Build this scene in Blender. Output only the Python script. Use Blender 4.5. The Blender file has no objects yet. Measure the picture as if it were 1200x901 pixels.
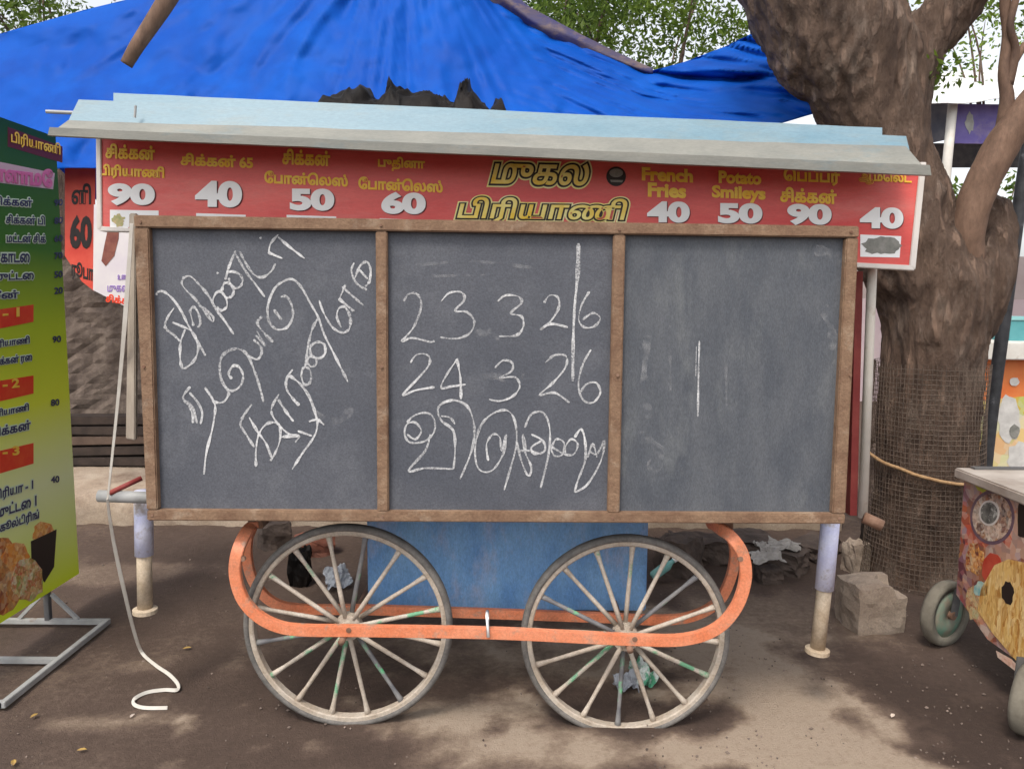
import bpy, bmesh, math, random
from mathutils import Vector, Matrix, noise
R = math.radians
S = bpy.context.scene
C = S.collection
random.seed(7)

# ------------------------------------------------------------------ camera, light, exposure
CAM_H, PITCH, ROLL, FPX = 1.45, 6.2, 0.45, 920.0
cd = bpy.data.cameras.new('camera'); cam = bpy.data.objects.new('camera', cd); C.objects.link(cam)
cam.location = (0, 0, CAM_H)
cam.rotation_euler = (Matrix.Rotation(R(90 - PITCH), 3, 'X') @ Matrix.Rotation(R(ROLL), 3, 'Z')).to_euler()
cd.sensor_width = 36; cd.lens = 36 * FPX / 1200; cd.clip_start = .05; cd.clip_end = 400
S.camera = cam
W = bpy.data.worlds.new('World'); S.world = W; W.use_nodes = True
SUN_EL, SUN_AZ = 58, 205
nt = W.node_tree; bgn = nt.nodes['Background']
sky = nt.nodes.new('ShaderNodeTexSky'); sky.sky_type = 'NISHITA'; sky.sun_disc = False
sky.sun_elevation = R(SUN_EL); sky.sun_rotation = R(SUN_AZ); sky.dust_density = 3; sky.air_density = 1
hs = nt.nodes.new('ShaderNodeHueSaturation'); hs.inputs['Saturation'].default_value = .22; hs.inputs['Value'].default_value = 1.45
nt.links.new(sky.outputs[0], hs.inputs['Color']); nt.links.new(hs.outputs[0], bgn.inputs[0])
bgn.inputs[1].default_value = .15
sl = bpy.data.lights.new('sun', 'SUN'); sun = bpy.data.objects.new('sun', sl); C.objects.link(sun)
sl.energy = 1.55; sl.angle = R(14); sl.color = (1, .91, .79)
sd = Vector((math.sin(R(SUN_AZ)) * math.cos(R(SUN_EL)), math.cos(R(SUN_AZ)) * math.cos(R(SUN_EL)), math.sin(R(SUN_EL))))
sun.rotation_euler = (-sd).to_track_quat('-Z', 'Y').to_euler(); sun.location = (0, -2, 8)
S.view_settings.view_transform = 'Standard'; S.view_settings.look = 'None'
S.view_settings.exposure = 0.34; S.view_settings.gamma = 1
S.cycles.use_denoising = True
S.cycles.max_bounces = 8

# ------------------------------------------------------------------ helpers
_rot = cam.rotation_euler.to_matrix()
CAM = Vector((0, 0, CAM_H))
def ray(px, py): return _rot @ Vector(((px - 600) / FPX, -(py - 450.5) / FPX, -1))
def P(px, py, Y):            # where the sight line meets the upright plane y = Y
    d = ray(px, py); return CAM + d * (Y / d.y)
def G(px, py, z=0.0):        # where it meets the level plane
    d = ray(px, py); return CAM + d * ((z - CAM_H) / d.z)
def PX(px, py, X):
    d = ray(px, py); return CAM + d * (X / d.x)
def lerp(a, b, t): return a + (b - a) * t
def interp(tab, x):
    if x <= tab[0][0]: return tab[0][1]
    for (x0, y0), (x1, y1) in zip(tab, tab[1:]):
        if x <= x1: return lerp(y0, y1, (x - x0) / (x1 - x0))
    return tab[-1][1]
def srgb(r, g, b):
    return tuple(((c / 255) / 12.92 if c / 255 <= .04045 else ((c / 255 + .055) / 1.055) ** 2.4) for c in (r, g, b)) + (1,)
def smooth_path(pts, n=6, closed=False):
    pts = [Vector(p) for p in pts]; out = []
    m = len(pts)
    for i in range(m - 1):
        p0 = pts[max(i - 1, 0)]; p1 = pts[i]; p2 = pts[i + 1]; p3 = pts[min(i + 2, m - 1)]
        for k in range(n):
            t = k / n
            out.append(.5 * ((2 * p1) + (p2 - p0) * t + (2 * p0 - 5 * p1 + 4 * p2 - p3) * t * t + (3 * p1 - p0 - 3 * p2 + p3) * t ** 3))
    out.append(pts[-1]); return out

class MB:
    def __init__(s): s.v = []; s.f = []
    def add(s, vs, fs):
        o = len(s.v); s.v += [Vector(v) for v in vs]; s.f += [tuple(i + o for i in f) for f in fs]; return s
    def slab(s, quad, Y, t, dt=0):   # quad of pixels at depth Y (or four depths), t thick towards the back
        Ys = Y if isinstance(Y, (list, tuple)) else [Y] * 4
        a = [P(x, y, yy) for (x, y), yy in zip(quad, Ys)]
        b = [p + Vector((0, t, dt)) for p in a]
        return s.add(a + b, [(0, 1, 2, 3), (7, 6, 5, 4), (0, 4, 5, 1), (1, 5, 6, 2), (2, 6, 7, 3), (3, 7, 4, 0)])
    def sheet(s, quad, Ys, t, amp=.004, n=70, m=5, seed=0):   # thin folded sheet with dents
        a, b, c, d = [P(x, y, yy) for (x, y), yy in zip(quad, Ys)]; o = len(s.v); g = []
        for i in range(n + 1):
            for j in range(m + 1):
                p = a.lerp(b, i / n).lerp(d.lerp(c, i / n), j / m)
                w = noise.noise(Vector((p.x * 2.3, p.z * 3, seed))) + .5 * noise.noise(Vector((p.x * 9, p.z * 9, seed + 3)))
                g.append(p + Vector((0, amp * w, amp * .8 * w)))
        k = len(g); s.v += g + [p + Vector((0, t, 0)) for p in g]; w = m + 1
        for i in range(n):
            for j in range(m):
                q = (i * w + j, i * w + w + j, i * w + w + j + 1, i * w + j + 1)
                s.f.append(tuple(o + x for x in q)); s.f.append(tuple(o + k + x for x in q[::-1]))
        rim = [i * w for i in range(n + 1)] + [n * w + j for j in range(1, w)] + [i * w + m for i in range(n - 1, -1, -1)] + [j for j in range(m - 1, 0, -1)]
        for x, y in zip(rim, rim[1:] + rim[:1]): s.f.append((o + x, o + y, o + k + y, o + k + x))
        return s
    def prism(s, a, off):
        n = len(a); a = [Vector(p) for p in a]; b = [p + Vector(off) for p in a]
        return s.add(a + b, [tuple(range(n)), tuple(range(2 * n - 1, n - 1, -1))] + [(i, i + n, (i + 1) % n + n, (i + 1) % n) for i in range(n)])
    def box(s, c, d, rot=None):
        c = Vector(c); vs = []
        for x in (-.5, .5):
            for y in (-.5, .5):
                for z in (-.5, .5):
                    v = Vector((x * d[0], y * d[1], z * d[2]))
                    if rot: v = rot @ v
                    vs.append(c + v)
        return s.add(vs, [(0, 1, 3, 2), (4, 6, 7, 5), (0, 4, 5, 1), (2, 3, 7, 6), (0, 2, 6, 4), (1, 5, 7, 3)])
    def tube(s, path, r, seg=10, closed=False, flat=1.0, up=None, cap=True):
        path = [Vector(p) for p in path]; n = len(path); rs = r if isinstance(r, (list, tuple)) else [r] * n
        base = len(s.v); prev = None
        for i, p in enumerate(path):
            if closed: t = path[(i + 1) % n] - path[i - 1]
            else: t = path[min(i + 1, n - 1)] - path[max(i - 1, 0)]
            t.normalize()
            if up is not None: a = Vector(up)
            else: a = prev if prev is not None else (Vector((0, 0, 1)) if abs(t.z) < .9 else Vector((1, 0, 0)))
            a = a - t * a.dot(t)
            a.normalize(); b = t.cross(a); prev = a
            for k in range(seg):
                q = 2 * math.pi * k / seg
                s.v.append(p + (a * math.cos(q) * flat + b * math.sin(q)) * rs[i])
        for i in range(n if closed else n - 1):
            j = (i + 1) % n
            for k in range(seg):
                m = (k + 1) % seg
                s.f.append((base + i * seg + k, base + i * seg + m, base + j * seg + m, base + j * seg + k))
        if cap and not closed:
            s.f.append(tuple(base + k for k in range(seg - 1, -1, -1)))
            s.f.append(tuple(base + (n - 1) * seg + k for k in range(seg)))
        return s
    def bar(s, path, w, h, up=(0, 1, 0)):   # rectangular section: w along up, h across
        path = [Vector(p) for p in path]; n = len(path); base = len(s.v)
        for i, p in enumerate(path):
            t = (path[min(i + 1, n - 1)] - path[max(i - 1, 0)]).normalized()
            a = Vector(up); a = (a - t * a.dot(t)).normalized(); b = t.cross(a)
            for x, y in ((-1, -1), (1, -1), (1, 1), (-1, 1)):
                s.v.append(p + a * x * w / 2 + b * y * h / 2)
        for i in range(n - 1):
            for k in range(4):
                m = (k + 1) % 4
                s.f.append((base + i * 4 + k, base + i * 4 + m, base + i * 4 + 4 + m, base + i * 4 + 4 + k))
        s.f.append((base + 3, base + 2, base + 1, base)); e = base + (n - 1) * 4
        s.f.append((e, e + 1, e + 2, e + 3)); return s
    def ribbon(s, path, w, nrm):
        path = [Vector(p) for p in path]; n = len(path); base = len(s.v); ws = w if isinstance(w, (list, tuple)) else [w] * n
        for i, p in enumerate(path):
            t = (path[min(i + 1, n - 1)] - path[max(i - 1, 0)])
            if t.length < 1e-9: t = Vector((1, 0, 0))
            b = t.normalized().cross(Vector(nrm)).normalized() * ws[i] / 2
            s.v += [p - b, p + b]
        for i in range(n - 1):
            k = base + 2 * i; s.f.append((k, k + 1, k + 3, k + 2))
        return s
    def build(s, name, mat, parent=None, bevel=0, smooth=False, recalc=True, seg=2):
        me = bpy.data.meshes.new(name)
        ref = world_of(parent) if parent else base_of(s.v)
        me.from_pydata([v - ref for v in s.v], [], s.f)
        if recalc or bevel:
            bm = bmesh.new(); bm.from_mesh(me)
            if bevel: bmesh.ops.bevel(bm, geom=bm.edges[:] + bm.verts[:], offset=bevel, segments=seg, affect='EDGES', clamp_overlap=True)
            bmesh.ops.recalc_face_normals(bm, faces=bm.faces[:]); bm.to_mesh(me); bm.free()
        if smooth:
            for p in me.polygons: p.use_smooth = True
        me.materials.append(mat)
        o = bpy.data.objects.new(name, me); C.objects.link(o)
        if parent: o.parent = parent
        else: o.location = ref
        return o
def base_of(vs):
    n = len(vs)
    return Vector((sum(v.x for v in vs) / n, sum(v.y for v in vs) / n, min(v.z for v in vs)))
def world_of(o):
    L = Vector(o.location)
    while o.parent: o = o.parent; L += Vector(o.location)
    return L
def tag(o, label, cat, group=None, kind=None):
    if label: o['label'] = label
    if cat: o['category'] = cat
    if group: o['group'] = group
    if kind: o['kind'] = kind
    return o
def thing(name, label, cat, loc, group=None):
    o = bpy.data.objects.new(name, None); C.objects.link(o); o.location = loc; o.empty_display_size = .1
    return tag(o, label, cat, group)
def copy_tree(o, parent=None):
    c = o.copy(); C.objects.link(c); c.parent = parent
    for ch in list(o.children): copy_tree(ch, c)
    return c

# ------------------------------------------------------------------ materials
def mat(name, c1, c2=None, scale=6, rough=.7, bump=0, bscale=60, metal=0, detail=6, stretch=(1, 1, 1), lo=.35, hi=.65,
        c3=None, s3=2.5, lo3=.55, hi3=.7, spec=.4, trans=0, island=0, rvar=.1, grain=.0, gscale=150):
    m = bpy.data.materials.new(name); m.use_nodes = True; n = m.node_tree.nodes; L = m.node_tree.links
    b = n['Principled BSDF']; b.inputs['Roughness'].default_value = rough; b.inputs['Metallic'].default_value = metal
    b.inputs['Specular IOR Level'].default_value = spec
    tc = n.new('ShaderNodeTexCoord'); mp = n.new('ShaderNodeMapping'); mp.inputs['Scale'].default_value = stretch
    L.new(tc.outputs['Object'], mp.inputs[0])
    def nz(sc, d=detail, ro=.6):
        t = n.new('ShaderNodeTexNoise'); t.inputs['Scale'].default_value = sc; t.inputs['Detail'].default_value = d
        t.inputs['Roughness'].default_value = ro; L.new(mp.outputs[0], t.inputs['Vector']); return t
    def ramp(fac, a, c):
        r = n.new('ShaderNodeMapRange'); r.inputs[1].default_value = a; r.inputs[2].default_value = c
        L.new(fac, r.inputs[0]); return r.outputs[0]
    def mix(fac, a, c):
        x = n.new('ShaderNodeMix'); x.data_type = 'RGBA'; L.new(fac, x.inputs[0])
        for v, i in ((a, 6), (c, 7)):
            if isinstance(v, tuple): x.inputs[i].default_value = v
            else: L.new(v, x.inputs[i])
        return x.outputs[2]
    col = c1
    if c2: 
        t1 = nz(scale); col = mix(ramp(t1.outputs[0], lo, hi), c1, c2)
        rr = n.new('ShaderNodeMapRange'); rr.inputs[3].default_value = rough - rvar; rr.inputs[4].default_value = min(1, rough + rvar)
        L.new(t1.outputs[0], rr.inputs[0]); L.new(rr.outputs[0], b.inputs['Roughness'])
    if c3: col = mix(ramp(nz(s3, 8, .7).outputs[0], lo3, hi3), col, c3)
    if grain:
        hg = n.new('ShaderNodeHueSaturation'); mg = n.new('ShaderNodeMapRange'); mg.inputs[1].default_value = .3; mg.inputs[2].default_value = .7
        mg.inputs[3].default_value = 1 - grain; mg.inputs[4].default_value = 1 + grain
        L.new(nz(gscale, 4, .8).outputs[0], mg.inputs[0]); L.new(mg.outputs[0], hg.inputs['Value'])
        if isinstance(col, tuple): hg.inputs['Color'].default_value = col
        else: L.new(col, hg.inputs['Color'])
        col = hg.outputs[0]
    if island:
        g = n.new('ShaderNodeNewGeometry'); h = n.new('ShaderNodeHueSaturation')
        r = n.new('ShaderNodeMapRange'); r.inputs[3].default_value = 1 - island; r.inputs[4].default_value = 1 + island
        L.new(g.outputs['Random Per Island'], r.inputs[0]); L.new(r.outputs[0], h.inputs['Value'])
        if isinstance(col, tuple): h.inputs['Color'].default_value = col
        else: L.new(col, h.inputs['Color'])
        col = h.outputs[0]
    if isinstance(col, tuple): b.inputs['Base Color'].default_value = col
    else: L.new(col, b.inputs['Base Color'])
    if bump:
        bp = n.new('ShaderNodeBump'); bp.inputs['Strength'].default_value = bump; bp.inputs['Distance'].default_value = .01
        L.new(nz(bscale, 5, .65).outputs[0], bp.inputs['Height']); L.new(bp.outputs[0], b.inputs['Normal'])
    if trans:
        tr = n.new('ShaderNodeBsdfTranslucent'); mx = n.new('ShaderNodeMixShader'); mx.inputs[0].default_value = trans
        if isinstance(col, tuple): tr.inputs[0].default_value = col
        else: L.new(col, tr.inputs[0])
        L.new(b.outputs[0], mx.inputs[1]); L.new(tr.outputs[0], mx.inputs[2]); L.new(mx.outputs[0], n['Material Output'].inputs[0])
    return m
def rgb(r, g, b): return (r, g, b, 1)

M = {}
M['wood'] = mat('weathered_wood', rgb(.165, .093, .056), rgb(.25, .158, .098), 14, .8, .35, 90, stretch=(1, 1, 1), c3=rgb(.35, .265, .19), s3=9, lo3=.55, hi3=.75, grain=0.22, gscale=110)
M['slate'] = mat('chalkboard', rgb(.075, .081, .098), rgb(.094, .099, .116), 3, .6, .12, 140, c3=rgb(.15, .155, .172), s3=5, lo3=.5, hi3=.9, spec=.35, grain=0.28, gscale=180)
M['slate_worn'] = mat('worn_chalkboard', rgb(.072, .08, .095), rgb(.102, .109, .122), 9, .62, .18, 120, c3=rgb(.19, .198, .198), s3=4, lo3=.53, hi3=.88, stretch=(1.6, 1, .6), grain=0.28, gscale=180)
M['orange'] = mat('orange_paint', rgb(.64, .19, .085), rgb(.70, .27, .15), 9, .5, .15, 80, c3=rgb(.40, .25, .18), s3=16, lo3=.54, hi3=.66, grain=0.22, gscale=110)
M['bluepaint'] = mat('blue_paint', rgb(.13, .30, .60), rgb(.22, .42, .70), 6, .6, .25, 70, c3=rgb(.40, .43, .58), s3=5, lo3=.52, hi3=.75, stretch=(1.6, 1, .7), grain=0.22, gscale=110)
M['tyre'] = mat('grey_rubber', rgb(.115, .108, .10), rgb(.19, .175, .16), 20, .85, .2, 120, grain=0.22, gscale=110)
M['rim'] = mat('dusty_rim_paint', rgb(.38, .31, .24), rgb(.50, .44, .37), 16, .7, .2, 90, c3=rgb(.20, .15, .12), s3=9, lo3=.56, hi3=.7, grain=0.22, gscale=110)
M['spoke'] = mat('dusty_spoke_paint', rgb(.40, .33, .26), rgb(.53, .47, .40), 16, .7, .1, 90, c3=rgb(.15, .36, .21), s3=7, lo3=.555, hi3=.62, grain=0.22, gscale=110)
M['spoke_dark'] = mat('bare_iron_spoke', rgb(.13, .13, .14), rgb(.26, .25, .24), 12, .6, .1, 90, c3=rgb(.12, .50, .22), s3=6, lo3=.53, hi3=.6)
M['rust'] = mat('rusty_iron', rgb(.16, .08, .05), rgb(.26, .16, .11), 18, .8, .3, 80)
M['steel'] = mat('grey_painted_steel', rgb(.26, .26, .255), rgb(.38, .38, .375), 10, .5, .1, 80, c3=rgb(.2, .14, .1), s3=12, lo3=.6, hi3=.72)
M['darksteel'] = mat('dark_steel', rgb(.06, .06, .065), rgb(.12, .115, .11), 12, .55, .15, 80)
M['cream'] = mat('cream_paint', rgb(.66, .62, .55), rgb(.75, .72, .66), 10, .6, .1, 80, c3=rgb(.45, .36, .28), s3=11, lo3=.6, hi3=.75)
M['lav'] = mat('lavender_paint', rgb(.56, .58, .80), rgb(.70, .71, .84), 10, .5, .1, 80, c3=rgb(.36, .31, .29), s3=12, lo3=.53, hi3=.68, grain=0.1, gscale=110)
M['beige'] = mat('beige_pipe', rgb(.40, .31, .215), rgb(.54, .45, .34), 14, .6, .1, 80, c3=rgb(.3, .24, .18), s3=9, lo3=.56, hi3=.75, grain=0.22, gscale=110)
M['tinblue'] = mat('pale_blue_tin', rgb(.135, .235, .295), rgb(.18, .275, .33), 7, .45, .06, 40, c3=rgb(.20, .235, .225), s3=6, lo3=.5, hi3=.75, stretch=(.5, 1, 2), grain=0.12, gscale=110)
M['tingrey'] = mat('weathered_tin', rgb(.185, .187, .168), rgb(.245, .24, .21), 9, .5, .06, 40, c3=rgb(.14, .20, .225), s3=5, lo3=.56, hi3=.75, stretch=(.5, 1, 2), grain=0.12, gscale=110)
M['sign'] = mat('red_sign_print', rgb(.62, .06, .055), rgb(.74, .13, .11), 3, .38, .05, 30, c3=rgb(.70, .24, .21), s3=2.2, lo3=.5, hi3=.8, stretch=(.6, 1, 2.5), grain=0.08, gscale=110)
M['white'] = mat('white_print', rgb(.88, .88, .87), rgb(.83, .82, .80), 8, .5)
M['whitetrim'] = mat('white_trim', rgb(.72, .68, .64), rgb(.62, .57, .52), 10, .55)
M['yellow'] = mat('yellow_print', rgb(.90, .50, .03), rgb(.90, .62, .10), 30, .5)
M['yellowpale'] = mat('pale_yellow_print', rgb(.86, .74, .18), rgb(.86, .80, .45), 14, .5)
M['black'] = mat('black_print', rgb(.02, .012, .01), None, rough=.5)
M['darkred'] = mat('dark_red_print', rgb(.12, .012, .015), None, rough=.5)
M['navy'] = mat('navy_print', rgb(.03, .03, .10), None, rough=.5)
M['glow'] = mat('pale_halo_print', rgb(.62, .72, .55), None, rough=.5)
M['pink'] = mat('pink_print', rgb(.62, .10, .30), rgb(.70, .2, .4), 20, .5)
M['redband'] = mat('red_band_print', rgb(.75, .03, .01), rgb(.80, .08, .02), 12, .5)
M['palegreen'] = mat('pale_green_print', rgb(.60, .68, .42), None, rough=.5)
M['smear'] = mat('grey_smear_print', rgb(.16, .16, .14), rgb(.30, .29, .26), 30, .5)
M['blackplastic'] = mat('black_plastic_sheet', rgb(.003, .0025, .0025), rgb(.010, .007, .006), 8, .5, .3, 60, spec=.12)
M['ribbon'] = mat('white_strap', rgb(.66, .63, .57), rgb(.55, .51, .45), 12, .6, .1, 60)
M['concrete'] = mat('rough_concrete', rgb(.25, .19, .145), rgb(.37, .30, .235), 5, .9, .5, 60, c3=rgb(.20, .16, .13), s3=3, lo3=.52, hi3=.7, grain=0.22, gscale=110)
M['kerb'] = mat('dusty_concrete', rgb(.34, .26, .19), rgb(.44, .36, .28), 4, .9, .4, 50, c3=rgb(.20, .14, .10), s3=2.2, lo3=.48, hi3=.7, grain=0.22, gscale=110)
M['darkwood'] = mat('dark_old_wood', rgb(.022, .015, .012), rgb(.055, .038, .03), 8, .85, .3, 50)
M['slat'] = mat('grey_bare_wood', rgb(.30, .25, .20), rgb(.42, .36, .29), 10, .8, .25, 70, stretch=(4, 4, .7))
M['sidered'] = mat('faded_red_paint', rgb(.22, .03, .03), rgb(.30, .06, .05), 8, .6, .2, 50)
M['wire'] = mat('rusty_wire', rgb(.075, .055, .042), rgb(.14, .10, .075), 20, .7)
M['rope'] = mat('brown_coir_rope', rgb(.30, .17, .08), rgb(.42, .27, .14), 60, .9, .5, 200)
M['bark2'] = mat('reddish_bark', rgb(.115, .066, .043), rgb(.205, .125, .085), 9, .85, .4, 40, stretch=(1, 1, .35), c3=rgb(.07, .042, .032), s3=6, lo3=.52, hi3=.7, grain=0.22, gscale=60)

def bark_material():
    m = mat('rough_bark', rgb(.095, .058, .041), rgb(.20, .13, .092), 9, .9, .0, 40, stretch=(1, 1, .4), c3=rgb(.27, .20, .155), s3=6, lo3=.52, hi3=.68, grain=.22, gscale=70)
    n = m.node_tree.nodes; L = m.node_tree.links; b = n['Principled BSDF']
    tc = n.new('ShaderNodeTexCoord'); mp = n.new('ShaderNodeMapping'); mp.inputs['Scale'].default_value = (1, 1, .22)
    L.new(tc.outputs['Object'], mp.inputs[0])
    a = n.new('ShaderNodeTexNoise'); a.inputs['Scale'].default_value = 30; a.inputs['Detail'].default_value = 8; a.inputs['Roughness'].default_value = .7
    v = n.new('ShaderNodeTexVoronoi'); v.feature = 'DISTANCE_TO_EDGE'; v.inputs['Scale'].default_value = 16
    wv = n.new('ShaderNodeVectorMath'); wv.operation = 'SCALE'; wv.inputs[3].default_value = .08
    ad = n.new('ShaderNodeVectorMath'); ad.operation = 'ADD'
    L.new(mp.outputs[0], a.inputs['Vector']); L.new(a.outputs['Color'], wv.inputs[0]); L.new(wv.outputs[0], ad.inputs[0]); L.new(mp.outputs[0], ad.inputs[1])
    L.new(ad.outputs[0], v.inputs['Vector'])
    mr = n.new('ShaderNodeMapRange'); mr.inputs[2].default_value = .25; L.new(v.outputs[0], mr.inputs[0])
    mm = n.new('ShaderNodeMath'); mm.operation = 'ADD'; L.new(mr.outputs[0], mm.inputs[0]); L.new(a.outputs[0], mm.inputs[1])
    bp = n.new('ShaderNodeBump'); bp.inputs['Strength'].default_value = .9; bp.inputs['Distance'].default_value = .02
    L.new(mm.outputs[0], bp.inputs['Height']); L.new(bp.outputs[0], b.inputs['Normal'])
    return m
M['bark'] = bark_material()

def chalk_material():
    m = mat('chalk', rgb(.80, .80, .80), rgb(.62, .62, .63), 60, .95)
    n = m.node_tree.nodes; L = m.node_tree.links; b = n['Principled BSDF']
    tc = n.new('ShaderNodeTexCoord'); t = n.new('ShaderNodeTexNoise'); t.inputs['Scale'].default_value = 160; t.inputs['Detail'].default_value = 3
    L.new(tc.outputs['Object'], t.inputs['Vector'])
    t2 = n.new('ShaderNodeTexNoise'); t2.inputs['Scale'].default_value = 9; L.new(tc.outputs['Object'], t2.inputs['Vector'])
    ad = n.new('ShaderNodeMath'); ad.operation = 'ADD'; L.new(t.outputs[0], ad.inputs[0]); L.new(t2.outputs[0], ad.inputs[1])
    r = n.new('ShaderNodeMapRange'); r.inputs[1].default_value = .62; r.inputs[2].default_value = 1.2; r.inputs[3].default_value = .05; r.inputs[4].default_value = .85
    L.new(ad.outputs[0], r.inputs[0]); L.new(r.outputs[0], b.inputs['Alpha'])
    return m
M['chalk'] = chalk_material()

def attr_mix_material(name, attr, stops, rough=.9, bump=.4, bscale=60, var=.12, vscale=25, spec=.3):
    m = bpy.data.materials.new(name); m.use_nodes = True; n = m.node_tree.nodes; L = m.node_tree.links; b = n['Principled BSDF']
    at = n.new('ShaderNodeAttribute'); at.attribute_name = attr
    tc = n.new('ShaderNodeTexCoord')
    t = n.new('ShaderNodeTexNoise'); t.inputs['Scale'].default_value = vscale; t.inputs['Detail'].default_value = 9; t.inputs['Roughness'].default_value = .72
    L.new(tc.outputs['Object'], t.inputs['Vector'])
    mm = n.new('ShaderNodeMath'); mm.operation = 'MULTIPLY_ADD'; mm.inputs[1].default_value = var * 2; mm.inputs[2].default_value = -var
    L.new(t.outputs[0], mm.inputs[0]); ad = n.new('ShaderNodeMath'); ad.operation = 'ADD'; L.new(mm.outputs[0], ad.inputs[0]); L.new(at.outputs['Fac'], ad.inputs[1])
    cr = n.new('ShaderNodeValToRGB'); e = cr.color_ramp.elements
    while len(e) < len(stops): e.new(.5)
    for i, (p, c) in enumerate(stops): e[i].position = p; e[i].color = c
    L.new(ad.outputs[0], cr.inputs[0]); L.new(cr.outputs[0], b.inputs['Base Color'])
    b.inputs['Roughness'].default_value = rough; b.inputs['Specular IOR Level'].default_value = spec
    t3 = n.new('ShaderNodeTexNoise'); t3.inputs['Scale'].default_value = bscale; t3.inputs['Detail'].default_value = 8; t3.inputs['Roughness'].default_value = .75
    L.new(tc.outputs['Object'], t3.inputs['Vector'])
    bp = n.new('ShaderNodeBump'); bp.inputs['Strength'].default_value = bump; bp.inputs['Distance'].default_value = .012
    L.new(t3.outputs[0], bp.inputs['Height']); L.new(bp.outputs[0], b.inputs['Normal'])
    return m
def set_attr(o, name, vals):
    a = o.data.attributes.new(name, 'FLOAT', 'POINT'); a.data.foreach_set('value', vals)

def food_material(name, cols, scale, stretch=(1, 1, 1), rough=.45, warp=.25):
    m = mat(name, rgb(.5, .3, .2), None, rough=rough); n = m.node_tree.nodes; L = m.node_tree.links; b = n['Principled BSDF']
    tc = n.new('ShaderNodeTexCoord'); mp = n.new('ShaderNodeMapping'); mp.inputs['Scale'].default_value = stretch; L.new(tc.outputs['Object'], mp.inputs[0])
    t = n.new('ShaderNodeTexNoise'); t.inputs['Scale'].default_value = scale * .6; L.new(mp.outputs[0], t.inputs['Vector'])
    sc = n.new('ShaderNodeVectorMath'); sc.operation = 'SCALE'; sc.inputs[3].default_value = warp * 3 / scale; ad = n.new('ShaderNodeVectorMath'); ad.operation = 'ADD'
    L.new(t.outputs['Color'], sc.inputs[0]); L.new(sc.outputs[0], ad.inputs[0]); L.new(mp.outputs[0], ad.inputs[1])
    out = None
    for s_, f in ((scale, 1.0), (scale * 2.7, .45)):
        v = n.new('ShaderNodeTexVoronoi'); v.inputs['Scale'].default_value = s_; L.new(ad.outputs[0], v.inputs['Vector'])
        cr = n.new('ShaderNodeValToRGB'); cr.color_ramp.interpolation = 'LINEAR'; e = cr.color_ramp.elements
        while len(e) < len(cols): e.new(.5)
        for i, c in enumerate(cols): e[i].position = (i + .5) / len(cols); e[i].color = c
        sp = n.new('ShaderNodeSeparateColor'); L.new(v.outputs['Color'], sp.inputs[0]); L.new(sp.outputs[0], cr.inputs[0])
        if out is None: out = cr.outputs[0]
        else:
            x = n.new('ShaderNodeMix'); x.data_type = 'RGBA'; x.inputs[0].default_value = f; L.new(out, x.inputs[6]); L.new(cr.outputs[0], x.inputs[7]); out = x.outputs[2]
    L.new(out, b.inputs['Base Color']); return m
# ------------------------------------------------------------------ lettering
def text_mesh(body, bold=0.0, res=3):
    cu = bpy.data.curves.new('lettering', 'FONT'); cu.body = body; cu.size = 1; cu.resolution_u = res
    if bold: cu.bevel_depth = bold; cu.bevel_resolution = 1
    o = bpy.data.objects.new('lettering', cu); C.objects.link(o)
    dg = bpy.context.evaluated_depsgraph_get()
    me = bpy.data.meshes.new_from_object(o.evaluated_get(dg))
    vs = [v.co.copy() for v in me.vertices]; fs = [tuple(p.vertices) for p in me.polygons]
    bpy.data.objects.remove(o); bpy.data.meshes.remove(me); bpy.data.curves.remove(cu)
    return vs, fs
def letter(mb, body, box, plane, slope=0, bold=0, shear=0, lift=.0015, nrm=(0, -1, 0), grow=0, res=3):
    """fit the writing into a pixel box on a flat surface; plane maps a pixel to the surface"""
    vs, fs = text_mesh(body, bold, res)
    if not vs: return
    base = vs if not grow else text_mesh(body, bold - grow, res)[0]
    x0 = min(v.x for v in base); x1 = max(v.x for v in base); y0 = min(v.y for v in base); y1 = max(v.y for v in base)
    zm = max(abs(v.z) for v in vs) or 1
    bx0, by0, bx1, by1 = box; out = []
    for v in vs:
        u = (v.x - x0) / (x1 - x0); w = (v.y - y0) / (y1 - y0)
        px = bx0 + u * (bx1 - bx0) + shear * (w - .5) * (by1 - by0); py = by1 - w * (by1 - by0) + slope * u * (bx1 - bx0)
        out.append(plane(px, py) + Vector(nrm) * (lift + .0012 * (v.z / zm + 1) / 2))
    mb.add(out, fs)
def disc(mb, c, rx, ry, plane, lift, n=28, nrm=(0, -1, 0), jag=0):
    vs = []
    for k in range(n):
        q = 2 * math.pi * k / n; j = 1 + jag * (random.random() - .5)
        vs.append(plane(c[0] + rx * math.cos(q) * j, c[1] + ry * math.sin(q) * j) + Vector(nrm) * lift)
    mb.prism(vs, Vector(nrm) * -.001)
def patch(mb, pts, plane, lift, nrm=(0, -1, 0)):
    mb.prism([plane(x, y) + Vector(nrm) * lift for x, y in pts], Vector(nrm) * -.001)

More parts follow.
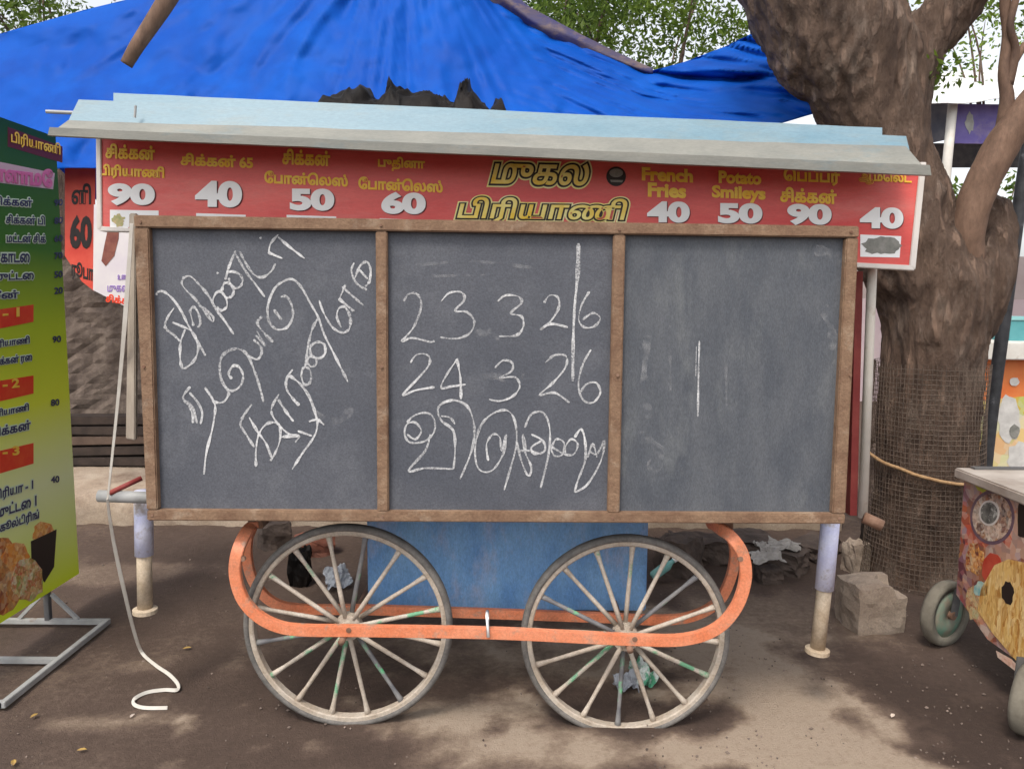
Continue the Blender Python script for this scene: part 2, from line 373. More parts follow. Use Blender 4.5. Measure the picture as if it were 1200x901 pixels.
# ================================================================== THE SETTING
def axis(a, b, step, far, grow=1.35):
    xs = [a + i * step for i in range(int((b - a) / step) + 1)]
    s = step; x = xs[-1]; r = []
    while x < far: s *= grow; x += s; r.append(x)
    s = step; x = xs[0]; l = []
    while x > -far: s *= grow; x -= s; l.append(x)
    return l[::-1] + xs + r
def ground():
    xs = axis(-2.9, 2.9, .03, 150); ys = axis(1.5, 6.2, .03, 150); nx = len(xs); vs = []; tone = []
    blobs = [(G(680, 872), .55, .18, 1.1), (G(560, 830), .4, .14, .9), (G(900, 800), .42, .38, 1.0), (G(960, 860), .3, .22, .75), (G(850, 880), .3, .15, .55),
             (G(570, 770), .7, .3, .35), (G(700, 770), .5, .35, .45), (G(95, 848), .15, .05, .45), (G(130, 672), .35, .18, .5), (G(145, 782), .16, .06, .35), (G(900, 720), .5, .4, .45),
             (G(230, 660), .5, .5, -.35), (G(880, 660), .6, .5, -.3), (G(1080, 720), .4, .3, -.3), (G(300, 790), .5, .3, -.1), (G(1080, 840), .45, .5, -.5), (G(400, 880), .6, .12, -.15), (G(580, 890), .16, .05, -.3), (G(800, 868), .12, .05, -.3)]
    for y in ys:
        for x in xs:
            near = -3.5 < x < 3.5 and 1 < y < 7
            z = 0
            n1 = noise.fractal(Vector((x * 1.3, y * 1.3, 3)), 1, 2, 5) if near else 0
            n2 = noise.fractal(Vector((x * 6, y * 6, 9)), 1, 2, 4) if near else 0
            if near: z = .008 * n1 + .004 * n2
            if near and y > 4.2: z += .02 * min(1, (y - 4.2)) * (n2 + .6)
            z = min(z, .03)
            vs.append((x, y, z))
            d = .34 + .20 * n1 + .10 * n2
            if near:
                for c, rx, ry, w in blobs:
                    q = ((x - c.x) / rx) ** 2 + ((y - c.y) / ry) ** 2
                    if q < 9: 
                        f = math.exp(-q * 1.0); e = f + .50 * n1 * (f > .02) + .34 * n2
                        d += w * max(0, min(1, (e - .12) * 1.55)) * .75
            tone.append(max(0, min(1, d)))
    fs = [(j * nx + i, j * nx + i + 1, (j + 1) * nx + i + 1, (j + 1) * nx + i) for j in range(len(ys) - 1) for i in range(nx - 1)]
    me = bpy.data.meshes.new('ground'); me.from_pydata(vs, [], fs); o = bpy.data.objects.new('ground', me); C.objects.link(o)
    for p in me.polygons: p.use_smooth = True
    set_attr(o, 'tone', tone)
    me.materials.append(attr_mix_material('dusty_asphalt', 'tone', [(.0, rgb(.062, .041, .032)), (.35, rgb(.105, .071, .055)), (.6, rgb(.185, .132, .099)), (.85, rgb(.31, .235, .175)), (1, rgb(.40, .315, .24))], .92, .9, 120, .36, 38))
    o['kind'] = 'structure'
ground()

# stone wall, ledge, dark heap behind the carts
def stone_wall():
    mb = MB(); xs = [-9 + .06 * i for i in range(int(11.1 / .06))]; zs = [0 + .04 * i for i in range(46)]
    for z in zs:
        for x in xs:
            n1 = noise.fractal(Vector((x * 5, z * 5, 1)), 1, 2, 5); c = noise.voronoi(Vector((x * 4.2, 0, z * 5)))[0]
            mb.v.append(Vector((x, 6.15 - .025 * min(1, (c[1] - c[0]) * 3) - .02 * n1, z)))
    nx = len(xs)
    for j in range(len(zs) - 1):
        for i in range(nx - 1): mb.f.append((j * nx + i, j * nx + i + 1, (j + 1) * nx + i + 1, (j + 1) * nx + i))
    mb.box((xs[0] + (xs[-1] - xs[0]) / 2, 6.3, .9), (xs[-1] - xs[0], .2, 1.8))
    o = mb.build('stone_wall', mat('stone', rgb(.085, .062, .05), rgb(.17, .13, .105), 9, .9, .8, 30, c3=rgb(.24, .19, .15), s3=5, lo3=.52, hi3=.72), recalc=False)
    tag(o, 'rough brown stone wall behind the cart, above the concrete ledge', 'wall')
stone_wall()
def ledge():
    mb = MB(); xs = [-9 + .06 * i for i in range(186)]; pr = [(4.86, 0), (4.85, .08), (4.86, .18), (4.91, .215), (5.4, .22), (6.2, .22)]
    for x in xs:
        for (y, z) in pr:
            n = noise.fractal(Vector((x * 4, y * 5, z * 9)), 1, 2, 4)
            mb.v.append(Vector((x, y + .02 * n, max(0, z + .012 * n) if z else -.02)))
    k = len(pr)
    for i in range(len(xs) - 1):
        for j in range(k - 1): mb.f.append((i * k + j, i * k + k + j, i * k + k + j + 1, i * k + j + 1))
    tag(mb.build('concrete_ledge', M['kerb'], smooth=True), 'low pale concrete ledge along the foot of the stone wall', 'ledge')
ledge()
planks = []
for i in range(5):
    mb = MB(); rr = Matrix.Rotation(R(random.uniform(-2, 2)), 3, 'Y') @ Matrix.Rotation(R(random.uniform(-4, 4)), 3, 'Z')
    mb.box((-2.9 + random.uniform(-.2, .2), 5.72, .26 + i * .072), (2.2, .3 - .03 * i, .06), rr)
    o = mb.build('old_plank', M['darkwood'] if i != 2 else mat('brown_old_wood', rgb(.07, .045, .033), rgb(.12, .08, .06), 8, .85, .3, 50), bevel=.006)
    nm = ['lowest', 'second from the bottom', 'lighter brown', 'second from the top', 'topmost'][i]
    tag(o, 'old dark plank stacked on the ledge before the stone wall, %s one' % nm if i != 2 else 'lighter brown plank, middle of the dark stack on the ledge', 'plank', 'planks stacked on the ledge')

# ================================================================== TREE by the cart
TY = 4.05
def tree():
    root = thing('gnarled_tree', 'thick gnarled tree with forked trunk right of the cart', 'tree', G(1083, 690))
    mb = MB()
    def limb(pts, n=5):   # (px, py, depth, width in px)
        c = [P(x, y, d) for x, y, d, w in pts]; r = [w / 2 * d * .95 / FPX for x, y, d, w in pts]
        c2 = smooth_path(c, n); r2 = [p.x for p in smooth_path([(q, 0, 0) for q in r], n)]
        mb.tube(c2, r2, 20)
    limb([(1080, 730, TY, 170), (1080, 690, TY, 136), (1082, 640, TY, 118), (1084, 560, TY, 114), (1087, 480, TY, 112), (1092, 410, TY, 114), (1094, 345, TY, 128), (1066, 285, TY, 122), (1046, 235, TY, 112), (1034, 185, TY, 106), (1026, 145, TY, 108), (1010, 95, TY, 126), (984, 45, TY, 146), (962, 0, TY + .02, 156), (930, -60, TY + .1, 146), (895, -160, TY + .2, 120)])
    limb([(1040, 160, TY, 76), (1056, 100, TY, 70), (1082, 52, TY - .03, 62), (1120, 0, TY - .08, 56), (1170, -70, TY - .1, 54), (1240, -160, TY - .1, 44)])
    limb([(1098, 400, TY, 100), (1130, 345, TY - .02, 90), (1152, 300, TY, 70), (1166, 250, TY + .02, 44), (1172, 232, TY + .02, 24)])
    me = bpy.data.meshes.new('tmp'); me.from_pydata(mb.v, [], mb.f); o = bpy.data.objects.new('tmp', me); C.objects.link(o)
    bm = bmesh.new(); bm.from_mesh(me); bmesh.ops.recalc_face_normals(bm, faces=bm.faces[:]); bm.to_mesh(me); bm.free()
    rm = o.modifiers.new('r', 'REMESH'); rm.mode = 'VOXEL'; rm.voxel_size = .013
    sm = o.modifiers.new('s', 'SMOOTH'); sm.iterations = 8; sm.factor = .5
    me2 = bpy.data.meshes.new_from_object(o.evaluated_get(bpy.context.evaluated_depsgraph_get()))
    bpy.data.objects.remove(o)
    nrm = [v.normal.copy() for v in me2.vertices]; fsn = [tuple(p.vertices) for p in me2.polygons]; vs = []
    for v, n in zip(me2.vertices, nrm):
        p = v.co; q = Vector((p.x * 7, p.y * 7, p.z * 2.6))
        d = .020 * (noise.fractal(q, 1, 2, 3)) + .013 * (1 - 2.4 * abs(noise.noise(Vector((p.x * 15 + .8 * noise.noise(p * 3), p.y * 15, p.z * 3.4))))) + .004 * noise.fractal(q * 6, 1, 2, 3)
        if p.z > 1.25: d *= 1.25
        vs.append(p + n * d)
    b2 = MB(); b2.v = vs; b2.f = fsn
    t = b2.build('trunk', M['bark'], root, smooth=True, recalc=False)
    m2 = MB()
    pts = [(1128, 305, TY - .1, 58), (1132, 272, TY - .16, 48), (1147, 225, TY - .2, 46), (1170, 178, TY - .22, 45), (1203, 130, TY - .24, 42), (1260, 70, TY - .25, 44), (1330, -10, TY - .25, 36), (1370, -110, TY - .2, 28), (1385, -220, TY - .1, 16), (1410, -320, TY, 4)]
    c = smooth_path([P(x, y, d) for x, y, d, w in pts], 6); r = [p.x for p in smooth_path([(w / 2 * d * .82 / FPX, 0, 0) for x, y, d, w in pts], 6)]
    m2.tube(c, r, 24)
    for i, v in enumerate(m2.v): m2.v[i] = v + Vector((noise.noise(v * 14), noise.noise(v * 14 + Vector((5, 0, 0))), 0)) * .008
    m2.build('limb', M['bark2'], root, smooth=True)
    m3 = MB()
    for pts in ([(1170, 178, TY - .2, 18), (1180, 120, TY - .2, 16), (1176, 85, TY - .2, 12), (1181, 40, TY - .2, 12), (1178, 0, TY - .2, 12), (1185, -60, TY - .2, 10)],
                [(1181, 100, TY - .2, 12), (1190, 60, TY - .22, 9), (1184, 30, TY - .24, 8), (1192, -10, TY - .24, 8), (1196, -70, TY - .24, 6)], [(1182, 85, TY - .2, 10), (1200, 55, TY - .2, 9), (1230, 30, TY - .2, 8)]):
        c = smooth_path([P(x, y, d) for x, y, d, w in pts], 5); r = [p.x for p in smooth_path([(w / 2 * d / FPX, 0, 0) for x, y, d, w in pts], 5)]
        m3.tube(c, r, 8)
    m3.build('branch', M['bark2'], root, smooth=True)
    return root
leafmat = mat('leaf', rgb(.07, .13, .018), rgb(.18, .25, .035), 3, .55, island=.5, trans=.5)
def leaves(mb, centres, n, spread, size, squash=.7):
    for c in centres:
        for _ in range(n):
            p = Vector(c) + Vector((random.gauss(0, spread), random.gauss(0, spread), random.gauss(0, spread * squash)))
            a = Vector((random.gauss(0, 1), random.gauss(0, 1), random.gauss(-.5, .7))).normalized()
            b = a.cross(Vector((random.random(), random.random(), random.random()))).normalized(); s = size * random.uniform(.6, 1.4); n_ = a.cross(b)
            mb.add([p, p + a * s * .5 + b * s * .2 + n_ * s * .06, p + a * s, p + a * s * .5 - b * s * .2 + n_ * s * .06], [(0, 1, 2, 3)])
T = tree()
mb = MB(); leaves(mb, [P(x, y, d) for x, y, d in [(1098, 82, 3.9), (1106, 92, 3.9), (1112, 80, 3.95), (1060, -10, 4.6), (1072, 2, 4.6), (1160, 10, 4.3), (1145, -10, 4.4), (1195, 20, 4.3)]], 26, .05, .042)
leaves(mb, [P(900 + 45 * i + random.uniform(-30, 30), -190 + random.uniform(-60, 40), 4.4 + random.uniform(0, 1)) for i in range(8)], 120, .2, .09)
mb.build('crown', leafmat, T, recalc=False)

# wire netting and rope round the trunk
def trunk_r(z):
    tab = [(0, .31), (.15, .285), (.3, .27), (.6, .262), (.9, .258), (1.2, .262)]
    return interp(tab, z)
def trunk_c(py): return P(interp([(400, 1092), (480, 1087), (560, 1084), (640, 1082), (690, 1080)], py), py, TY)
def netting():
    mb = MB(); rings = 46; N = 84
    for j in range(rings + 1):
        py = lerp(424, 676, j / rings); c = trunk_c(py); r = trunk_r(c.z) + .012
        for k in range(N):
            q = 2 * math.pi * k / N; rr = r + .010 * noise.noise(Vector((math.cos(q) * 2, math.sin(q) * 2, c.z * 3)))
            mb.v.append(Vector((c.x + rr * math.cos(q), c.y + rr * math.sin(q), c.z + .006 * noise.noise(Vector((q * 2, c.z * 4, 0))))))
    for j in range(rings):
        for k in range(N): mb.f.append((j * N + k, j * N + (k + 1) % N, (j + 1) * N + (k + 1) % N, (j + 1) * N + k))
    o = mb.build('wire_netting', M['wire'])
    w = o.modifiers.new('w', 'WIREFRAME'); w.thickness = .0032; w.use_replace = True
    me = bpy.data.meshes.new_from_object(o.evaluated_get(bpy.context.evaluated_depsgraph_get())); o.modifiers.clear(); o.data = me
    tag(o, 'square wire netting wrapped round the lower trunk of the gnarled tree', 'netting')
netting()
mb = MB(); pth = []
for k in range(48):
    q = 2 * math.pi * k / 48; py = 541 + 14 * math.cos(q + .9) ; c = trunk_c(py); r = trunk_r(c.z) + .03
    pth.append(Vector((c.x + r * math.cos(q), c.y + r * math.sin(q), c.z + .008 * noise.noise(Vector((q * 3, 0, 0))))))
mb.tube(pth, .009, 8, closed=True)
tag(mb.build('rope', M['rope'], smooth=True), 'brown coir rope tied round the netted tree trunk', 'rope')

# ================================================================== BACKGROUND TREES (crowns seen over the tarpaulin)
def leafy_tree(name, label, cx, cy, spots, n, spread, size, trunk_top):
    root = thing(name, label, 'tree', (cx, cy, 0), 'leafy trees behind the blue tarpaulin')
    mb = MB(); top = Vector((cx + .2, cy + .1, trunk_top)); path = smooth_path([(cx, cy, -.1), (cx + .08, cy, trunk_top * .4), top], 6)
    mb.tube(path, [lerp(.17, .09, i / (len(path) - 1)) for i in range(len(path))], 12); mb.build('trunk', M['bark'], root, smooth=True)
    lb = MB(); cr = MB()
    for ii, s in enumerate(spots):
        s = Vector(s); mid = (top + s) / 2 + Vector((random.uniform(-.2, .2), 0, .25)); pp = smooth_path([top, mid, s], 5)
        if ii % 5 == 0: lb.tube(pp, [lerp(.022, .003, i / (len(pp) - 1)) for i in range(len(pp))], 7)
        leaves(cr, [s], n, spread, size); leaves(cr, [mid], n // 4, spread, size)
    lb.build('limbs', M['bark'], root, smooth=True); cr.build('crown', leafmat, root, recalc=False)
Yb = 8.5
def spots(xr, yr, k, Y=Yb, dy=1.2): return [P(random.uniform(*xr), random.uniform(*yr), Y + random.uniform(-dy, dy)) for _ in range(k)]
leafy_tree('leafy_tree', 'leafy green tree over the tarpaulin, nearest the middle of the photo', .4, Yb, spots((600, 760), (-120, 40), 34), 170, .16, .075, 3.0)
leafy_tree('leafy_tree', 'leafy green tree between the tarpaulin and the gnarled trunk', 1.6, Yb + 1, spots((690, 890), (0, 62), 13, Yb + 1, .8) + spots((760, 900), (-150, -10), 14, Yb + 1), 160, .16, .075, 3.0)
leafy_tree('leafy_tree', 'leafy green tree above the tarpaulin corner at the far left', -5.0, Yb, spots((-80, 70), (-100, 14), 26), 170, .18, .075, 3.0)
leafy_tree('leafy_tree', 'thin leafy tree above the white stall roof at the right edge', 6.0, 10.5, spots((1080, 1300), (-90, 70), 16, 10.5), 60, .2, .07, 3.2)

# ================================================================== BLUE TARPAULIN
def tarp():
    top = [(-60, 62), (0, 40), (100, 12), (200, -12), (330, -60), (520, -60), (575, 0), (640, 38), (700, 62), (755, 86), (800, 74), (850, 55), (893, 34), (905, 32)]
    bot = [(-60, 210), (80, 197), (300, 200), (700, 170), (800, 158), (900, 149), (922, 143), (975, 127)]
    nu, nv = 240, 70; mb = MB()
    for i in range(nu + 1):
        u = i / nu
        for j in range(nv + 1):
            v = j / nv
            xt = lerp(-60, 897, u); xb = lerp(-60, 975, u)
            px = lerp(xt, xb, v ** 1.2); py = lerp(interp(top, xt), interp(bot, xb), v)
            Y = 5.2 - .9 * v
            # long stretch folds running down from the high point, and swag folds at the right
            dx, dy = px - 470, py + 140
            ang = math.atan2(dx, dy); rad = math.hypot(dx, dy)
            wob = 2.2 * noise.noise(Vector((px / 210, py / 210, 4)))
            f = .020 * math.sin(ang * 17 + 2 * wob) * min(1, rad / 420) + .075 * (abs(noise.noise(Vector((ang * 6 + .4 * wob, rad / 420, 3)))) - .2) + .05 * abs(noise.noise(Vector((ang * 15, rad / 260, 7)))) + .022 * (1 - 2 * abs(noise.noise(Vector((px / 34 + py / 50, py / 55 - px / 160, 21))))) + .04 * abs(noise.noise(Vector((px / 70 - py / 90, py / 45 + px / 200, 11))))
            sw = max(0, min(1, (px - 560) / 200)); yy = py - interp([(560, 20), (755, 95), (960, 128)], px)
            yy2 = yy + 8 * noise.noise(Vector((px / 120, yy / 60, 9)))
            g = .06 * math.sin(yy2 / 11 + .004 * (px - 700)) + .15 * (abs(noise.noise(Vector((px / 150, yy2 / 15, 3)))) - .2) + .10 * abs(noise.noise(Vector((px / 70 + 5, yy2 / 8, 6))))
            f = lerp(f, g, sw)
            n1 = noise.fractal(Vector((px / 90, py / 60, 8)), 1, 2, 4); n2 = 1 - abs(noise.noise(Vector((px / 46 + py / 60, py / 40, 2)))) * 2
            crease = 0
            if px > 730:   # the deep dark crease under the upper swag
                cy = interp([(730, 78), (800, 92), (860, 95), (905, 88)], px); crease = .15 * math.exp(-((py - cy) / 5.0) ** 2) * min(1, (px - 730) / 50) * max(0, min(1, (930 - px) / 40))
            mb.v.append(P(px, py, Y + f + .03 * n1 + .012 * n2 + crease))
    k = nv + 1
    for i in range(nu):
        for j in range(nv): mb.f.append((i * k + j, i * k + k + j, i * k + k + j + 1, i * k + j + 1))
    # unseen rear run of the sheet, added to shade the wall and planks
    st_ = list(range(0, nu + 1, 6)); b0 = len(mb.v); nr = 9
    for i in st_:
        for q in range(1, nr + 1):
            p = mb.v[i * k]; t = q / nr
            mb.v.append(Vector((p.x * (1 + .12 * t), p.y + 3.2 * t, p.z - .75 * t - .12 * math.sin(t * math.pi) + .03 * noise.noise(Vector((p.x * 2, t * 4, 2))))))
    for a in range(len(st_) - 1):
        lo = [st_[a] * k] + [b0 + a * nr + q for q in range(nr)]; hi = [st_[a + 1] * k] + [b0 + (a + 1) * nr + q for q in range(nr)]
        for q in range(nr): mb.f.append((lo[q], lo[q + 1], hi[q + 1], hi[q]))
    m = mat('blue_tarpaulin_sheet', rgb(.002, .09, .50), rgb(.004, .125, .60), 2, .55, .10, 160, trans=.35, spec=.15, c3=rgb(.003, .065, .40), s3=1.6, lo3=.5, hi3=.75)
    o = mb.build('blue_tarpaulin', m, smooth=True, recalc=False)
    so = o.modifiers.new('t', 'SOLIDIFY'); so.thickness = .002
    tag(o, 'bright blue tarpaulin awning sagging behind the cart roof', 'tarpaulin')
    # darker sheet rolled over its upper edge
    mb = MB(); lo = [(540, -30), (580, 5), (640, 42), (700, 66), (755, 86), (765, 88)]; hi = [(540, -62), (590, -18), (620, 8), (680, 40), (720, 60), (755, 76), (765, 80)]
    for i in range(81):
        px = 540 + 225 * i / 80
        for j in range(13):
            v = j / 12; py = lerp(interp(hi, px), interp(lo, px) + 2, v)
            mb.v.append(P(px, py, 5.22 - .04 * math.sin(v * math.pi) + .012 * noise.noise(Vector((px / 50, v * 3, 1)))))
    for i in range(80):
        for j in range(12): mb.f.append((i * 13 + j, i * 13 + 13 + j, i * 13 + 14 + j, i * 13 + j + 1))
    o = mb.build('rolled_sheet', mat('violet_brown_sheet', rgb(.075, .055, .08), rgb(.03, .03, .12), 5, .55, .2, 60, stretch=(1, 1, 2), c3=rgb(.16, .11, .10), s3=4, lo3=.5, hi3=.62), smooth=True)
    o.modifiers.new('t', 'SOLIDIFY').thickness = .006
    tag(o, 'dull violet brown sheet rolled along the top edge of the blue tarpaulin', 'sheet')
tarp()
mb = MB(); pts = [(148, 76, 3.2, 13), (160, 55, 3.2, 15), (178, 28, 3.22, 17), (196, 0, 3.25, 19), (222, -45, 3.3, 20), (260, -120, 3.4, 22)]
c = smooth_path([P(x, y, d) for x, y, d, w in pts], 5); mb.tube(c, [p.x + .003 * noise.noise(p * 9) for p in smooth_path([(w / 2 * d / FPX, 0, 0) for x, y, d, w in pts], 5)], 14)
tag(mb.build('cut_branch', M['bark2'], smooth=True), 'bare cut branch hanging down before the blue tarpaulin at upper left', 'branch')

# ================================================================== POSTERS at the left
def poster(name, label, quad, Y, m, extra):
    mb = MB(); a = [P(x, y, Y) for x, y in quad]
    mb.prism(a, (0, .004, 0)); o = mb.build(name, m)
    return tag(o, label, 'poster'), (lambda px, py: P(px, py, Y))
o, pl = poster('red_poster', 'red poster with black numerals hung left of the cart', [(76, 170), (112, 172), (110, 341), (96, 330), (76, 300)], 4.55, mat('red_poster_print', rgb(.62, .05, .03), rgb(.72, .10, .06), 6, .5), None)
mb = MB(); 
for a_ in (('60', (82, 252, 108, 292), 0, .05), ('ரூபா', (84, 305, 110, 328), .25, .04), ('ளி', (84, 215, 107, 240), 0, .03)):
    mb = MB(); letter(mb, a_[0], a_[1], pl, slope=a_[2], bold=a_[3]); mb.build('lettering', M['black'], o, recalc=False)
o, pl = poster('white_poster', 'pale lilac poster with a brown bottle picture behind the sign corner', [(110, 240), (178, 240), (178, 372), (156, 364), (109, 340)], 4.3, mat('lilac_poster_print', rgb(.62, .56, .60), rgb(.70, .66, .64), 5, .5), None)
mb = MB(); patch(mb, [(128, 262), (140, 262), (139, 280), (134, 300), (124, 312), (119, 306), (122, 290)], pl, .002); mb.build('bottle_picture', mat('brown_print', rgb(.16, .04, .03), rgb(.26, .09, .06), 20, .5), o)
vp = mat('violet_print', rgb(.30, .18, .5), None)
for a_ in (('முகல', (126, 334, 150, 342)), ('உணவு', (138, 322, 156, 328))):
    mb = MB(); letter(mb, a_[0], a_[1], pl, bold=.02); mb.build('lettering', vp, o, recalc=False)
mb = MB(); letter(mb, 'சிக்கன் 65', (124, 344, 176, 354), pl, slope=.12, bold=.04); mb.build('lettering', M['redband'], o, recalc=False)
# the line they hang from
mb = MB(); mb.tube([P(-40, 168, 4.58), P(80, 172, 4.57), P(190, 226, 4.32), P(330, 222, 4.3)], .012, 8)
tag(mb.build('bamboo_pole', M['beige'], smooth=True), 'thin pole under the tarpaulin that carries the two posters', 'pole')

# ================================================================== THE CART
WY = 2.57   # plane of the two wheels
cart = thing('food_cart', 'wheeled wooden food cart with tin roof, red menu sign and orange wheel guard', 'food cart', (0, 2.9, 0))
zdeck = P(580, 613, 2.425).z + .05; XL = P(180, 600, 2.45).x; XR = P(986, 600, 2.45).x; XM = (XL + XR) / 2; XW = XR - XL
mb = MB(); mb.box((XM, 2.93, zdeck), (XW, .94, .045)); mb.build('deck', M['darkwood'], cart, bevel=.004)
mb = MB(); mb.box((XM, 3.385, 1.33), (XW - .04, .02, 1.15)); mb.build('back_panel', M['tingrey'], cart)
# storage box
mb = MB(); a = P(430, 618, 2.86); b = P(757, 716, 2.86)
mb.box(((a.x + b.x) / 2, 3.06, (.712 + b.z) / 2), (b.x - a.x, .4, .712 - b.z)); mb.build('storage_box', M['bluepaint'], cart, bevel=.006)
# sign
YS = 2.56
def ps(px, py): return P(px, py, YS)
mb = MB(); mb.slab([(116, 152), (1082, 196), (1069, 313), (116, 268)], YS, .03); sign = mb.build('menu_sign', M['sign'], cart)
for q in ([(112, 150), (118, 150), (119, 270), (113, 268)], [(1079, 190), (1086, 190), (1073, 316), (1066, 312)], [(116, 265), (160, 268), (160, 272), (116, 271)], [(990, 307), (1070, 311), (1072, 317), (990, 312.5)]):
    mb = MB(); mb.slab(q, YS - .006, .04); mb.build('edge_trim', M['whitetrim'], sign, bevel=.002)
SL = .044
y_ = MB()
E_ = 'ே'; 
bon = 'ே' + 'பா' + 'ன்' + 'ெ' + 'ல' + 'ஸ்'
for body, box in (('சிக்கன்', (124, 168, 182, 186)), ('பிரியாணி', (116, 192, 193, 209)), ('சிக்கன் 65', (212, 179, 297, 194)), ('சிக்கன்', (331, 174, 387, 193)), (bon, (310, 200, 408, 215)),
                  ('புதினா', (443, 183, 498, 200)), (bon, (420, 207, 519, 222)), ('French', (752, 196, 812, 212)), ('Fries', (759, 214, 804, 231)), ('Potato', (842, 200, 892, 215)), ('Smileys', (834, 217, 897, 236)),
                  ('பெப்பர்'.replace('பெ', 'ெப'), (918, 196, 984, 216)), ('சிக்கன்', (914, 219, 980, 237)), ('ஆம்லெட்'.replace('லெ', 'ெல'), (1006, 200, 1068, 216))):
    y_ = MB(); letter(y_, body, box, ps, SL, .046); y_.build('dish_lettering', M['yellow'], sign, recalc=False)
for body, box in (('90', (127, 215, 182, 241)), ('40', (229, 212, 284, 243)), ('50', (340, 221, 392, 247)), ('60', (447, 225, 499, 251)), ('40', (758, 236, 808, 261)), ('50', (841, 238, 893, 262)), ('90', (922, 239, 974, 264)), ('40', (1007, 243, 1058, 268))):
    w_ = MB(); k_ = MB(); letter(w_, body, box, ps, .012, .055, lift=.003, res=10)
    letter(k_, body, (box[0] + .8, box[1] + .6, box[2] + 1.2, box[3] + .9), ps, .012, .06, lift=.001, res=10)
    pl_ = w_.build('price_lettering', M['white'], sign, recalc=False); k_.build('price_shadow', M['darkred'], sign, recalc=False)
for q in ([(129, 246), (186, 247), (186, 254), (158, 254), (150, 268), (129, 266)], [(230, 250), (288, 252), (288, 255), (230, 254)], [(336, 252), (394, 254), (394, 257), (336, 256)], [(445, 256), (500, 258), (500, 260), (445, 259)], [(1008, 275), (1056, 277), (1054, 302), (1008, 301)]):
    mb = MB(); patch(mb, q, ps, .0012); mb.build('picture_label', M['white'], sign)
mb = MB(); disc(mb, (1032, 288), 22, 10, ps, .0022, jag=.35); mb.build('smudge', M['smear'], sign)
mb = MB(); disc(mb, (139, 258), 7, 7, ps, .002, jag=.5); mb.build('dish_picture', mat('dish_print', rgb(.3, .35, .12), rgb(.6, .45, .25), 60, .5), sign)
mb = MB(); disc(mb, (722, 207), 11.5, 11.5, ps, .0015); em = mb.build('emblem', M['black'], sign)
mb = MB(); disc(mb, (722, 203), 8, 5, ps, .0025); mb.build('emblem_mark', M['smear'], em); mb = MB(); patch(mb, [(715, 211), (730, 211.5), (729, 214), (716, 213.6)], ps, .0025); mb.build('emblem_mark', M['smear'], em)
# shop name in three stacked colours: pale rim, black outline, gold face
def shop(box, parts, slope, shear):
    for nm, bold, lift, m, gap in (('name_rim', .125, .0016, 'yellowpale', 0), ('name_outline', .08, .003, 'black', 0), ('name_face', .022, .0046, 'yellow2', 0)):
        yield nm, bold, lift, m
M['yellow2'] = mat('gold_print', rgb(.85, .55, .03), rgb(.90, .80, .30), 12, .5)
for nm, bold, lift, m in shop(None, None, 0, 0):
    for body, box, sl_ in (('முகல', (578, 190, 690, 216), .02), ('பிரியாணி', (538, 231, 733, 262), .012)):
        b1 = MB(); letter(b1, body, box, ps, sl_, bold, .25, lift, grow=bold - .022); b1.build(nm, M[m], sign, recalc=False)
# roof: folded tin, upper blue band, second sheet, flat top
mb = MB(); mb.sheet([(80, 141), (1062, 172), (1090, 205), (58, 157)], [2.45, 2.45, 2.385, 2.385], .012, .005); 
roof_front = mb.build('eave_sheet', M['tingrey'], cart)
mb = MB(); mb.sheet([(58, 149), (1090, 194), (1092, 206), (56, 158.5)], [2.375] * 4, .02, .0035, 80, 2); mb.build('eave_lip', M['tingrey'], roof_front)
mb = MB(); mb.sheet([(92, 117), (1062, 160), (1066, 176), (80, 142)], [2.49, 2.49, 2.456, 2.456], .01, .004, 70, 5, 4); mb.build('roof_band', M['tinblue'], cart)
mb = MB(); mb.sheet([(133, 109), (1034, 150), (1034, 166), (133, 124)], [2.53, 2.53, 2.505, 2.505], .01, .003, 70, 4, 8); mb.build('top_sheet', M['tinblue'], cart)
mb = MB(); a = [P(92, 126, 2.50), P(1058, 168, 2.50)]; mb.prism([a[0], a[1], a[1] + Vector((0, 1.1, .06)), a[0] + Vector((0, 1.1, .06))], (0, 0, -.03)); mb.build('roof_deck', M['tinblue'], cart, bevel=.003)
mb = MB(); mb.tube([P(54, 131, 2.6), P(120, 134, 2.62)], .006, 8); mb.build('roof_rod', M['steel'], cart); mb = MB(); mb.tube([P(158, 138, 2.442), P(159, 124, 2.44)], .004, 6); mb.build('roof_rod', M['steel'], cart)
# posts
mb = MB(); mb.tube([P(1022, 250, 2.66), P(1022, 316, 2.66), P(1011, 606, 2.66)], .0155, 14); mb.build('roof_post', M['cream'], cart, smooth=True)
mb = MB(); mb.tube([P(205, 250, 2.68), P(205, 590, 2.68)], .0155, 14); mb.build('roof_post', M['cream'], cart, smooth=True)
for x in (XL + .04, XR - .04):
    mb = MB(); mb.tube([(x, 3.33, zdeck), (x, 3.33, 2.03)], .0155, 12); mb.build('roof_post', M['cream'], cart, smooth=True)
mb = MB(); a = P(1003, 318, 2.72); b = P(996, 604, 2.72); mb.prism([a, b, b + Vector((.012, .55, 0)), a + Vector((.012, .55, 0))], (.025, 0, 0)); mb.build('side_panel', M['sidered'], cart)
# side shutter on the left
mb = MB(); mb.slab([(151, 250), (159, 250), (158, 516), (147, 514)], 2.50, .02); mb.build('side_shutter', M['slat'], cart, bevel=.003)
# corner brackets
mb = MB(); mb.tube([P(116, 581, 2.62), P(205, 584, 2.62)], .021, 12); mb.build('corner_bracket', M['steel'], cart, smooth=True)
mb = MB(); mb.tube([P(128, 578, 2.6), P(166, 560, 2.66)], .009, 8); mb.build('red_rod', M['sidered'], cart, smooth=True)
mb = MB(); mb.tube([P(1012, 606, 2.62), P(1034, 616, 2.60)], .02, 10); mb.build('corner_bracket', M['rust'], cart, smooth=True)
